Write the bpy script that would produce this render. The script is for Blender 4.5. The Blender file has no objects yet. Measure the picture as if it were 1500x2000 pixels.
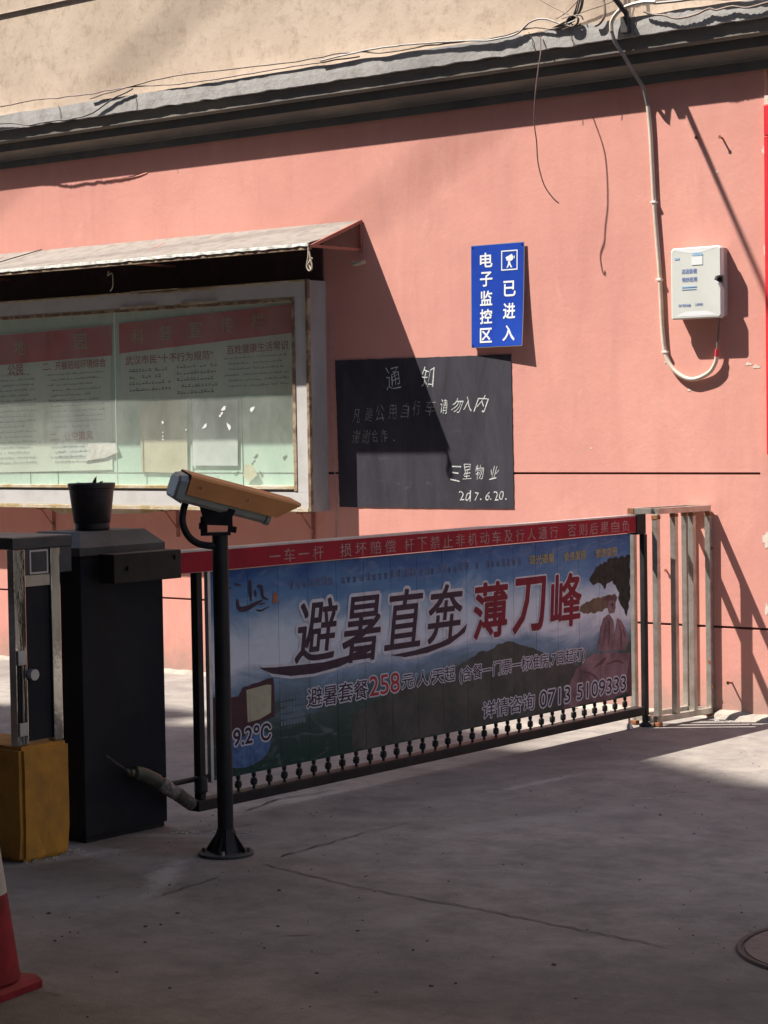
import bpy, bmesh, math, random
from mathutils import Vector, Matrix, noise
random.seed(7)
scene = bpy.context.scene
COL = scene.collection
R = math.radians

# ------------------------------------------------------------------ camera
cam_d = bpy.data.cameras.new('camera')
cam = bpy.data.objects.new('camera', cam_d); COL.objects.link(cam); scene.camera = cam
F_PX, YAW, PITCH, ROLL = 4177.0, 0.676407, 0.0399094, -0.0163231
v = Vector((-math.sin(YAW)*math.cos(PITCH), math.cos(YAW)*math.cos(PITCH), -math.sin(PITCH)))
r = Vector((math.cos(YAW), math.sin(YAW), 0)); u = r.cross(v)
c_, s_ = math.cos(ROLL), math.sin(ROLL)
r2, u2 = c_*r + s_*u, -s_*r + c_*u
m = Matrix((r2, u2, -v)).transposed().to_4x4(); m.translation = Vector((0, -10.0888, 1.6))
cam.matrix_world = m
cam_d.sensor_fit = 'HORIZONTAL'; cam_d.sensor_width = 36; cam_d.lens = F_PX/1500*36
cam_d.clip_start = 0.1; cam_d.clip_end = 500

# ------------------------------------------------------------------ light
SUN = Vector((-1.347, -1.0, 2.557)).normalized()
w = bpy.data.worlds.new('World'); scene.world = w; w.use_nodes = True
nt = w.node_tree; nt.nodes.clear()
sky = nt.nodes.new('ShaderNodeTexSky'); sky.sky_type = 'NISHITA'; sky.sun_disc = False
sky.sun_elevation = math.asin(SUN.z); sky.sun_rotation = math.atan2(SUN.x, SUN.y) % (2*math.pi)
sky.air_density = 1.0; sky.dust_density = 0.8; sky.ozone_density = 2.0
bg = nt.nodes.new('ShaderNodeBackground'); bg.inputs[1].default_value = 0.125
wo = nt.nodes.new('ShaderNodeOutputWorld')
nt.links.new(sky.outputs[0], bg.inputs[0]); nt.links.new(bg.outputs[0], wo.inputs[0])
sd = bpy.data.lights.new('sun', 'SUN'); sd.energy = 4.3; sd.angle = R(0.53); sd.color = (1.0, 0.94, 0.85)
so = bpy.data.objects.new('sun', sd); COL.objects.link(so)
so.rotation_mode = 'QUATERNION'; so.rotation_quaternion = SUN.to_track_quat('Z', 'Y'); so.location = (-8, -6, 20)
scene.view_settings.view_transform = 'Standard'; scene.view_settings.look = 'None'
scene.view_settings.gamma = 1; scene.view_settings.use_curve_mapping = False
scene.view_settings.exposure = 1.3
scene.cycles.diffuse_bounces = 3

# ------------------------------------------------------------------ materials
def new_mat(name):
    mt = bpy.data.materials.new(name); mt.use_nodes = True
    n = mt.node_tree.nodes; b = n['Principled BSDF']
    return mt, mt.node_tree, n, b
def pos(nt_):
    return nt_.nodes.new('ShaderNodeNewGeometry').outputs['Position']
def noise_n(nt_, vec, scale, detail=4, rough=0.6, dist=0.0):
    t = nt_.nodes.new('ShaderNodeTexNoise'); t.inputs['Scale'].default_value = scale
    t.inputs['Detail'].default_value = detail; t.inputs['Roughness'].default_value = rough
    t.inputs['Distortion'].default_value = dist; nt_.links.new(vec, t.inputs['Vector']); return t.outputs['Fac']
def ramp(nt_, fac, stops):
    rr = nt_.nodes.new('ShaderNodeValToRGB'); e = rr.color_ramp.elements
    while len(e) < len(stops): e.new(0.5)
    for i, (p, c) in enumerate(stops):
        e[i].position = p; e[i].color = (*c, 1) if len(c) == 3 else c
    nt_.links.new(fac, rr.inputs[0]); return rr.outputs[0]
def mixc(nt_, fac, a, b, mode='MIX'):
    mx = nt_.nodes.new('ShaderNodeMix'); mx.data_type = 'RGBA'; mx.blend_type = mode
    for sock, val in ((mx.inputs[0], fac), (mx.inputs[6], a), (mx.inputs[7], b)):
        if isinstance(val, (int, float)): sock.default_value = val
        elif isinstance(val, tuple): sock.default_value = (*val, 1)
        else: nt_.links.new(val, sock)
    return mx.outputs[2]
def scalev(nt_, vec, s):
    mp = nt_.nodes.new('ShaderNodeMapping'); mp.inputs['Scale'].default_value = s
    nt_.links.new(vec, mp.inputs['Vector']); return mp.outputs[0]
def bump(nt_, b, h, strength, dist=0.01):
    bp = nt_.nodes.new('ShaderNodeBump'); bp.inputs['Strength'].default_value = strength
    bp.inputs['Distance'].default_value = dist
    nt_.links.new(h, bp.inputs['Height']); nt_.links.new(bp.outputs[0], b.inputs['Normal'])
def M(name, col, col2=None, scale=8, rough=0.6, metal=0.0, bmp=0.0, bscale=None, lo=0.4, hi=0.65, spec=0.5, dist=0.0, stretch=(1, 1, 1)):
    mt, t, n, b = new_mat(name)
    b.inputs['Roughness'].default_value = rough; b.inputs['Metallic'].default_value = metal
    b.inputs['Specular IOR Level'].default_value = spec
    b.inputs['Base Color'].default_value = (*col, 1)
    p = scalev(t, pos(t), stretch)
    if col2:
        f = noise_n(t, p, scale, 5, 0.65, dist)
        t.links.new(ramp(t, f, [(lo, col), (hi, col2)]), b.inputs['Base Color'])
    if bmp:
        bump(t, b, noise_n(t, p, bscale or scale*4, 4), bmp)
    return mt
mats = {}
# pink limewash wall
mt, t, n, b = new_mat('pink_paint'); P = pos(t)
big = noise_n(t, P, 0.9, 4, 0.6); mid = noise_n(t, scalev(t, P, (1.3, 1, 0.6)), 2.5, 7, 0.72); fine = noise_n(t, P, 45, 4)
c1 = ramp(t, big, [(0.35, (0.66, 0.300, 0.250)), (0.65, (0.73, 0.350, 0.285))])
c2 = mixc(t, ramp(t, mid, [(0.40, (0, 0, 0)), (0.72, (0.38, 0.38, 0.38))]), c1, (0.58, 0.255, 0.22))
spots = noise_n(t, P, 17, 6, 0.75)
c3 = mixc(t, ramp(t, spots, [(0.70, (0, 0, 0)), (0.76, (0.5, 0.5, 0.5))]), c2, (0.80, 0.55, 0.45))
st_ = noise_n(t, scalev(t, P, (3.5, 1, 0.5)), 1.3, 6, 0.72, 0.6)
c3 = mixc(t, ramp(t, st_, [(0.50, (0, 0, 0)), (0.72, (0.32, 0.32, 0.32))]), c3, (0.52, 0.235, 0.205))
st2 = noise_n(t, scalev(t, P, (1.2, 1, 0.8)), 2.0, 8, 0.78, 0.8)
c3 = mixc(t, ramp(t, st2, [(0.56, (0, 0, 0)), (0.68, (0.35, 0.35, 0.35))]), c3, (0.80, 0.43, 0.35))
sxz = t.nodes.new('ShaderNodeSeparateXYZ'); t.links.new(P, sxz.inputs[0])
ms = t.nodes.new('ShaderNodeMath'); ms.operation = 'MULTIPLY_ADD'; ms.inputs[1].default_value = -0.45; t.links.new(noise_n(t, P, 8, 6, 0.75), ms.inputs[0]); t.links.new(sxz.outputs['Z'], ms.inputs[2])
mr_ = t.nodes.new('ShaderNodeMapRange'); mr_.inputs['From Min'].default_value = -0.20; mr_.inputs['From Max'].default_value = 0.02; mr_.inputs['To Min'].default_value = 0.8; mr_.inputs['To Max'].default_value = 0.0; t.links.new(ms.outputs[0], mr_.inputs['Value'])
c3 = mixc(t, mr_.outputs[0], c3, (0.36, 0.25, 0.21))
t.links.new(c3, b.inputs['Base Color']); b.inputs['Roughness'].default_value = 0.85
b.inputs['Specular IOR Level'].default_value = 0.25
hsum = t.nodes.new('ShaderNodeMath'); hsum.operation = 'MULTIPLY_ADD'; hsum.inputs[1].default_value = 5
t.links.new(noise_n(t, P, 3.2, 5), hsum.inputs[0]); t.links.new(fine, hsum.inputs[2])
bump(t, b, hsum.outputs[0], 0.15, 0.005); mats['pink'] = mt
# beige plaster
mt, t, n, b = new_mat('beige_plaster'); P = pos(t)
c1 = ramp(t, noise_n(t, P, 1.6, 6, 0.7), [(0.32, (0.49, 0.385, 0.295)), (0.6, (0.61, 0.49, 0.385))])
c2 = mixc(t, ramp(t, noise_n(t, P, 9, 7, 0.78), [(0.50, (0, 0, 0)), (0.66, (0.75, 0.75, 0.75))]), c1, (0.38, 0.285, 0.215))
c3 = mixc(t, ramp(t, noise_n(t, P, 60, 2, 0.5), [(0.67, (0, 0, 0)), (0.72, (0.6, 0.6, 0.6))]), c2, (0.28, 0.2, 0.14))
t.links.new(c3, b.inputs['Base Color']); b.inputs['Roughness'].default_value = 0.9; b.inputs['Specular IOR Level'].default_value = 0.2
bump(t, b, noise_n(t, P, 14, 8, 0.7), 0.22, 0.010); mats['beige'] = mt
# concrete ground: pale cement smears and dark oil stains at their places
PALE, DARK = (0.42, 0.40, 0.38), (0.10, 0.09, 0.085)
PATCHES = [(-5.42, -4.62, 0.36, 0.07, -0.95, PALE, 0.75), (-5.93, -4.08, 0.30, 0.05, 0.55, PALE, 0.55), (-5.42, -2.27, 0.40, 0.045, 1.5, PALE, 0.65), (-5.95, -4.62, 0.30, 0.07, 1.3, PALE, 0.6),
    (-5.35, -5.1, 0.5, 0.22, 0.4, PALE, 0.25), (-4.42, -5.06, 0.06, 0.016, 0.8, DARK, 0.9), (-4.2, -3.3, 0.9, 0.25, 0.9, DARK, 0.30), (-6.05, -3.1, 0.5, 0.12, 1.45, PALE, 0.45), (-3.6, -5.3, 0.8, 0.3, 0.5, DARK, 0.22), (-4.9, -3.0, 0.7, 0.12, 1.2, PALE, 0.22)]
mt, t, n, b = new_mat('yard_concrete'); P = pos(t)
c1 = ramp(t, noise_n(t, P, 0.7, 6, 0.62, 0.6), [(0.34, (0.205, 0.184, 0.170)), (0.64, (0.32, 0.286, 0.255))])
c2 = mixc(t, ramp(t, noise_n(t, P, 4.5, 7, 0.72), [(0.40, (0, 0, 0)), (0.66, (0.7, 0.7, 0.7))]), c1, (0.14, 0.127, 0.122))
c3 = mixc(t, ramp(t, noise_n(t, scalev(t, P, (1, 0.6, 1)), 2.1, 6, 0.7, 1.2), [(0.60, (0, 0, 0)), (0.74, (0.5, 0.5, 0.5))]), c2, (0.33, 0.31, 0.29))
c4 = mixc(t, ramp(t, noise_n(t, P, 90, 3, 0.6), [(0.64, (0, 0, 0)), (0.72, (0.6, 0.6, 0.6))]), c3, (0.13, 0.115, 0.10))
edge_n = noise_n(t, P, 11, 6, 0.75)
def soft_patch(col_in, cx, cy, rx, ry, ang, col, strength):
    mp = t.nodes.new('ShaderNodeMapping'); mp.vector_type = 'TEXTURE'; mp.inputs['Location'].default_value = (cx, cy, 0)
    mp.inputs['Rotation'].default_value = (0, 0, ang); mp.inputs['Scale'].default_value = (rx, ry, 1); t.links.new(P, mp.inputs['Vector'])
    ln = t.nodes.new('ShaderNodeVectorMath'); ln.operation = 'LENGTH'; t.links.new(mp.outputs[0], ln.inputs[0])
    mm = t.nodes.new('ShaderNodeMath'); mm.operation = 'MULTIPLY_ADD'; mm.inputs[1].default_value = 2.6; t.links.new(edge_n, mm.inputs[0]); t.links.new(ln.outputs['Value'], mm.inputs[2])
    return mixc(t, ramp(t, mm.outputs[0], [(0.0, (strength,)*3), (1.0, (strength,)*3)]) if False else rng(mm.outputs[0], strength), col_in, col)
def rng(fac, st):
    r_ = t.nodes.new('ShaderNodeMapRange'); r_.inputs['From Min'].default_value = 1.55; r_.inputs['From Max'].default_value = 2.35; r_.inputs['To Min'].default_value = st; r_.inputs['To Max'].default_value = 0; t.links.new(fac, r_.inputs['Value']); return r_.outputs[0]
for pp_ in PATCHES: c4 = soft_patch(c4, *pp_)
t.links.new(c4, b.inputs['Base Color']); b.inputs['Roughness'].default_value = 0.88; b.inputs['Specular IOR Level'].default_value = 0.25
hs = t.nodes.new('ShaderNodeMath'); hs.operation = 'MULTIPLY_ADD'; hs.inputs[1].default_value = 3
t.links.new(noise_n(t, P, 7, 6, 0.7), hs.inputs[0]); t.links.new(noise_n(t, P, 110, 3), hs.inputs[2])
bump(t, b, hs.outputs[0], 0.45, 0.006); mats['ground'] = mt
mats['slab'] = M('slab_limewash', (0.42, 0.405, 0.39), (0.29, 0.27, 0.25), 9, 0.85, bmp=0.3, lo=0.48, hi=0.72)
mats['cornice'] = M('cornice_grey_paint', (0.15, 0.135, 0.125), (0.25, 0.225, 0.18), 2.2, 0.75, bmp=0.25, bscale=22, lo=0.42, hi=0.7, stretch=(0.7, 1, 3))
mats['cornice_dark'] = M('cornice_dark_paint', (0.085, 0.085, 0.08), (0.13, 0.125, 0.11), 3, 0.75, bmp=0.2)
mats['brick_dark'] = M('weathered_dark_render', (0.16, 0.15, 0.14), (0.10, 0.095, 0.09), 1.2, 0.9)
mats['skirt'] = M('bare_cement', (0.36, 0.32, 0.27), (0.24, 0.21, 0.18), 9, 0.9, bmp=0.6)
mats['groove'] = M('groove_brown', (0.075, 0.045, 0.04), (0.12, 0.07, 0.06), 12, 0.9)  # dark brown for the strip inside the wall grooves
mats['chip'] = M('bare_plaster_chip', (0.75, 0.68, 0.58), (0.6, 0.5, 0.42), 40, 0.9)
mats['steel'] = M('stainless_steel', (0.50, 0.49, 0.47), (0.30, 0.28, 0.26), 7, 0.10, 1.0, bmp=0.22, bscale=9, stretch=(1, 1, 0.5))
mats['steel_dull'] = M('dull_stainless_tube', (0.55, 0.52, 0.47), (0.40, 0.36, 0.31), 14, 0.42, 0.75, bmp=0.08)
mats['rust'] = M('rust', (0.34, 0.13, 0.05), (0.18, 0.07, 0.035), 60, 0.9, bmp=0.4)
mats['black_metal'] = M('black_powder_coat', (0.017, 0.016, 0.018), (0.03, 0.027, 0.027), 6, 0.5, bmp=0.05, bscale=200, spec=0.2)
mats['dusty_black'] = M('dusty_black_metal', (0.045, 0.045, 0.05), (0.085, 0.082, 0.085), 5, 0.6, bmp=0.05, bscale=150)
mats['box_black'] = M('cabinet_black_paint', (0.016, 0.017, 0.023), (0.026, 0.025, 0.028), 3, 0.6, bmp=0.04, bscale=80, spec=0.15)
mats['yellow'] = M('worn_yellow_paint', (0.55, 0.25, 0.03), (0.30, 0.14, 0.03), 8, 0.75, bmp=0.35, bscale=25, lo=0.42, hi=0.75)
mats['red_label'] = M('faded_red_film', (0.34, 0.014, 0.03), (0.25, 0.012, 0.024), 6, 0.55, spec=0.15)
mats['label_print'] = M('faded_white_print', (0.36, 0.22, 0.22), (0.27, 0.09, 0.09), 30, 0.6, lo=0.42, hi=0.66)
mats['alu'] = M('aluminium_extrusion', (0.55, 0.54, 0.55), (0.42, 0.41, 0.42), 12, 0.4, 0.6)
mats['white_paint'] = M('white_trim_paint', (0.57, 0.555, 0.545), (0.44, 0.42, 0.40), 6, 0.6, lo=0.45, hi=0.8)
mats['side_grey'] = M('grey_side_panel', (0.36, 0.32, 0.30), (0.27, 0.24, 0.22), 4, 0.7, stretch=(1, 1, 0.4))
mats['brass'] = M('peeling_ochre_trim', (0.42, 0.31, 0.15), (0.58, 0.51, 0.40), 6, 0.65, bmp=0.4, bscale=60, lo=0.42, hi=0.6)
mats['brown_trim'] = M('rust_brown_trim', (0.17, 0.10, 0.065), (0.38, 0.29, 0.18), 14, 0.7, bmp=0.3, lo=0.45, hi=0.6)
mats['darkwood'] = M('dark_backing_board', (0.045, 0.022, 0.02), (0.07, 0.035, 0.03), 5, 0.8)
mats['poster'] = M('pale_poster_paper', (0.70, 0.76, 0.66), (0.60, 0.70, 0.60), 3, 0.7, lo=0.35, hi=0.65)
mats['board_green'] = M('mint_board', (0.50, 0.70, 0.58), (0.58, 0.76, 0.65), 4, 0.7)
mats['paper'] = M('loose_paper', (0.66, 0.72, 0.70), (0.55, 0.62, 0.58), 7, 0.8, bmp=0.2, bscale=12)
mats['paper_cream'] = M('yellowed_paper', (0.64, 0.62, 0.44), (0.52, 0.50, 0.36), 6, 0.8, bmp=0.2, bscale=12)
mats['paper_white'] = M('curled_white_paper', (0.75, 0.73, 0.70), (0.6, 0.58, 0.55), 12, 0.8, bmp=0.5, bscale=25)
mats['poster_red'] = M('poster_red_band', (0.52, 0.03, 0.03), (0.42, 0.025, 0.03), 5, 0.6)
mats['print_red'] = M('red_print', (0.42, 0.10, 0.09), (0.35, 0.10, 0.09), 30, 0.7)
mats['print_gold'] = M('gold_print', (0.42, 0.30, 0.10), (0.30, 0.20, 0.08), 30, 0.6)
mats['print_grey'] = M('small_grey_print', (0.09, 0.10, 0.10), (0.22, 0.25, 0.23), 50, 0.8)
mats['awning'] = M('dusty_awning_sheet', (0.215, 0.19, 0.165), (0.12, 0.10, 0.088), 12, 0.75, bmp=0.3, bscale=9, lo=0.45, hi=0.75)
mats['awning_lip'] = M('galvanised_lip', (0.66, 0.66, 0.62), (0.35, 0.33, 0.28), 18, 0.6, bmp=0.6, bscale=40, lo=0.45, hi=0.68)
mats['red_oxide'] = M('red_oxide_angle_iron', (0.34, 0.12, 0.09), (0.22, 0.08, 0.06), 16, 0.75)
mats['twine'] = M('pale_twine', (0.55, 0.48, 0.38), (0.4, 0.33, 0.25), 80, 0.9)
mats['sign_blue'] = M('enamel_blue', (0.012, 0.05, 0.36), (0.016, 0.065, 0.42), 3, 0.35)
mats['sign_white'] = M('sign_white', (0.78, 0.79, 0.80), None, 1, 0.45)
mats['sign_edge'] = M('bare_sign_edge', (0.5, 0.5, 0.5), None, 1, 0.4, 0.5)
mats['chalk'] = M('white_chalk', (0.62, 0.66, 0.64), (0.30, 0.32, 0.32), 90, 0.95, lo=0.5, hi=0.62)
mats['chalk_dim'] = M('chalk_in_awning_shade', (0.42, 0.40, 0.38), (0.15, 0.14, 0.14), 90, 0.95, lo=0.45, hi=0.6)  # dimmer chalk: the awning's shadow put into the colour
mt, t, n, b = new_mat('blackboard_paint'); P = pos(t); b.inputs['Specular IOR Level'].default_value = 0.2
c1 = ramp(t, noise_n(t, scalev(t, P, (2, 1, 0.6)), 2.6, 6, 0.7, 0.8), [(0.35, (0.032, 0.030, 0.040)), (0.68, (0.060, 0.056, 0.070))])
c2 = mixc(t, ramp(t, noise_n(t, scalev(t, P, (0.5, 1, 2)), 6, 6, 0.75, 2.0), [(0.60, (0, 0, 0)), (0.78, (0.4, 0.4, 0.4))]), c1, (0.22, 0.21, 0.22))
t.links.new(c2, b.inputs['Base Color']); b.inputs['Roughness'].default_value = 0.7; mats['blackboard'] = mt
mats['plastic'] = M('off_white_plastic', (0.66, 0.67, 0.63), (0.60, 0.61, 0.57), 4, 0.45)
mats['plastic_grey'] = M('dusty_plastic_rim', (0.40, 0.36, 0.32), (0.30, 0.27, 0.24), 9, 0.55)
mats['print_blue'] = M('blue_print', (0.10, 0.17, 0.42), (0.2, 0.28, 0.5), 60, 0.6)
mats['print_ltblue'] = M('pale_blue_print', (0.22, 0.42, 0.66), (0.4, 0.55, 0.7), 60, 0.6)
mats['conduit'] = M('cream_conduit', (0.66, 0.58, 0.48), (0.5, 0.42, 0.34), 10, 0.5)
mats['conduit_dark'] = M('shaded_dusty_conduit', (0.20, 0.17, 0.16), (0.32, 0.28, 0.25), 10, 0.6)  # darker conduit: cornice shade in the colour, also the dusty ledge cable
mats['cable_black'] = M('black_cable', (0.03, 0.026, 0.026), (0.07, 0.06, 0.055), 14, 0.6)
mats['cable_brown'] = M('dusty_brown_cable', (0.17, 0.125, 0.10), (0.28, 0.21, 0.16), 14, 0.7)
mats['wire'] = M('thin_copper_wire', (0.20, 0.12, 0.11), (0.12, 0.07, 0.06), 20, 0.6)
mats['wire_pale'] = M('grey_wire', (0.36, 0.33, 0.31), (0.22, 0.2, 0.19), 20, 0.6)
mats['red_tape'] = M('red_tape', (0.62, 0.05, 0.07), None, 1, 0.5)
mats['red_enamel'] = M('bright_red_enamel', (0.74, 0.035, 0.05), (0.62, 0.03, 0.045), 5, 0.4)
mats['dark_red'] = M('deep_red_board', (0.10, 0.008, 0.008), (0.14, 0.012, 0.01), 4, 0.6)
mats['orange'] = M('orange_sunshield', (0.66, 0.27, 0.085), (0.56, 0.21, 0.065), 6, 0.5, bmp=0.06, bscale=60)
mats['housing'] = M('grey_housing', (0.27, 0.25, 0.21), (0.34, 0.32, 0.27), 9, 0.5)
mats['cap_grey'] = M('sky_tinted_cap', (0.29, 0.31, 0.31), (0.36, 0.37, 0.36), 9, 0.45)  # bluish sky light mixed into the cap's grey
mats['glass_dark'] = M('lens_window', (0.02, 0.022, 0.03), None, 1, 0.08)
mats['pot'] = M('black_plastic_pot', (0.022, 0.017, 0.02), (0.035, 0.027, 0.03), 20, 0.5, bmp=0.1)
mats['soil'] = M('potting_soil', (0.05, 0.035, 0.025), (0.09, 0.06, 0.045), 60, 0.95, bmp=0.8)
mats['leaf'] = M('sprout_green', (0.05, 0.10, 0.04), (0.08, 0.14, 0.05), 30, 0.6)
mats['cone_red'] = M('cone_red', (0.30, 0.022, 0.032), (0.17, 0.018, 0.022), 14, 0.55, spec=0.2)
mats['cone_white'] = M('cone_white', (0.50, 0.46, 0.42), (0.40, 0.36, 0.33), 10, 0.55)
mats['iron'] = M('cast_iron', (0.17, 0.14, 0.13), (0.23, 0.20, 0.18), 8, 0.7, 0.3, bmp=0.4)
mats['iron_rim'] = M('manhole_rim', (0.10, 0.075, 0.07), (0.14, 0.10, 0.09), 10, 0.75, 0.3, bmp=0.3)
mats['crack'] = M('crack_dirt', (0.075, 0.062, 0.055), (0.12, 0.10, 0.085), 30, 0.95)
mats['debris'] = M('dark_litter', (0.05, 0.038, 0.032), (0.12, 0.09, 0.07), 30, 0.9)
mats['cement_pale'] = M('pale_cement_patch', (0.42, 0.39, 0.35), (0.30, 0.27, 0.24), 12, 0.9, bmp=0.5)
mats['rag'] = M('grimy_tape_wrap', (0.13, 0.10, 0.085), (0.05, 0.04, 0.036), 40, 0.8, bmp=0.7)
mats['rag_pale'] = M('pale_tape', (0.34, 0.29, 0.26), (0.10, 0.08, 0.07), 40, 0.8, bmp=0.6)
mats['bottle'] = M('olive_plastic', (0.045, 0.05, 0.035), (0.07, 0.07, 0.05), 10, 0.4)
mats['clip'] = M('white_clip', (0.75, 0.68, 0.62), None, 1, 0.5)
# banner print
mt, t, n, b = new_mat('banner_landscape_print'); P = pos(t)
sx = t.nodes.new('ShaderNodeSeparateXYZ'); t.links.new(P, sx.inputs[0])
nz = noise_n(t, scalev(t, P, (1, 0.8, 2.0)), 2.6, 6, 0.62, 0.7)
ad = t.nodes.new('ShaderNodeMath'); ad.operation = 'MULTIPLY_ADD'; ad.inputs[1].default_value = 0.34
t.links.new(nz, ad.inputs[0]); t.links.new(sx.outputs['Z'], ad.inputs[2])
mr = t.nodes.new('ShaderNodeMapRange'); mr.inputs['From Min'].default_value = 0.30; mr.inputs['From Max'].default_value = 1.22
t.links.new(ad.outputs[0], mr.inputs['Value'])
skyc = ramp(t, mr.outputs[0], [(0.0, (0.012, 0.04, 0.033)), (0.20, (0.025, 0.052, 0.045)), (0.32, (0.055, 0.085, 0.085)), (0.43, (0.17, 0.25, 0.36)),
      (0.54, (0.62, 0.62, 0.70)), (0.66, (0.52, 0.58, 0.66)), (0.80, (0.10, 0.21, 0.38)), (1.0, (0.018, 0.07, 0.22))])
cl = noise_n(t, scalev(t, P, (1, 1.1, 2.6)), 6, 7, 0.7, 1.0)
skyc = mixc(t, ramp(t, cl, [(0.52, (0, 0, 0)), (0.72, (0.35, 0.35, 0.35))]), skyc, (0.34, 0.33, 0.37))
t.links.new(skyc, b.inputs['Base Color']); b.inputs['Roughness'].default_value = 0.5; b.inputs['Specular IOR Level'].default_value = 0.15; mats['banner'] = mt
def pm(name, c, c2=None, s=20): return M('print_' + name, c, c2, s, 0.5, spec=0.12)
mats['p_white'] = pm('outline_white', (0.60, 0.57, 0.62), (0.48, 0.46, 0.52))
mats['p_ink'] = pm('ink', (0.045, 0.026, 0.042), (0.06, 0.034, 0.055))
mats['p_crimson'] = pm('crimson', (0.20, 0.018, 0.035), (0.15, 0.014, 0.028))
mats['p_redtext'] = pm('red_digits', (0.42, 0.05, 0.05), (0.34, 0.04, 0.04))
mats['p_yellow'] = pm('yellow_text', (0.38, 0.33, 0.14), (0.30, 0.22, 0.16), 60)
mats['p_blue'] = pm('blue_text', (0.11, 0.14, 0.24), (0.16, 0.13, 0.20), 60)
mats['p_rock'] = pm('rock', (0.25, 0.15, 0.17), (0.12, 0.07, 0.085), 9)
mats['p_rock_dark'] = pm('rock_shadow', (0.13, 0.06, 0.07), (0.09, 0.045, 0.05), 9)
mats['p_tree'] = pm('tree', (0.012, 0.018, 0.018), (0.035, 0.040, 0.034), 30)
mats['p_hill'] = pm('hill', (0.05, 0.055, 0.05), (0.09, 0.085, 0.08), 8)
mats['p_hill_brown'] = pm('hill_brown', (0.11, 0.075, 0.06), (0.16, 0.11, 0.07), 14)
mats['p_screen'] = pm('screen', (0.46, 0.41, 0.28), (0.36, 0.33, 0.24), 14)
mats['p_maroon'] = pm('maroon', (0.08, 0.035, 0.045), (0.06, 0.03, 0.04), 14)
mats['p_wave'] = pm('wave_blue', (0.10, 0.17, 0.34), (0.05, 0.09, 0.20), 22)
mats['p_tower'] = pm('tower', (0.15, 0.20, 0.25), (0.11, 0.15, 0.20), 20)
mats['p_seal'] = pm('seal', (0.40, 0.14, 0.06), (0.30, 0.09, 0.05), 30)
# dusty glass
mt, t, n, b = new_mat('dusty_glass'); t.nodes.remove(b); P = pos(t)
tr = t.nodes.new('ShaderNodeBsdfTransparent'); tr.inputs[0].default_value = (0.95, 0.97, 0.95, 1)
df = t.nodes.new('ShaderNodeBsdfDiffuse'); df.inputs[0].default_value = (0.62, 0.66, 0.60, 1)
gl = t.nodes.new('ShaderNodeBsdfGlossy'); gl.inputs['Roughness'].default_value = 0.06
fd = ramp(t, noise_n(t, scalev(t, P, (1, 1, 0.5)), 5, 6, 0.7), [(0.35, (0.16, 0.16, 0.16)), (0.7, (0.34, 0.34, 0.34))])
m1 = t.nodes.new('ShaderNodeMixShader'); t.links.new(fd, m1.inputs[0]); t.links.new(tr.outputs[0], m1.inputs[1]); t.links.new(df.outputs[0], m1.inputs[2])
m2 = t.nodes.new('ShaderNodeMixShader'); m2.inputs[0].default_value = 0.05; t.links.new(m1.outputs[0], m2.inputs[1]); t.links.new(gl.outputs[0], m2.inputs[2])
t.links.new(m2.outputs[0], t.nodes['Material Output'].inputs[0]); mats['glass'] = mt

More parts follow.
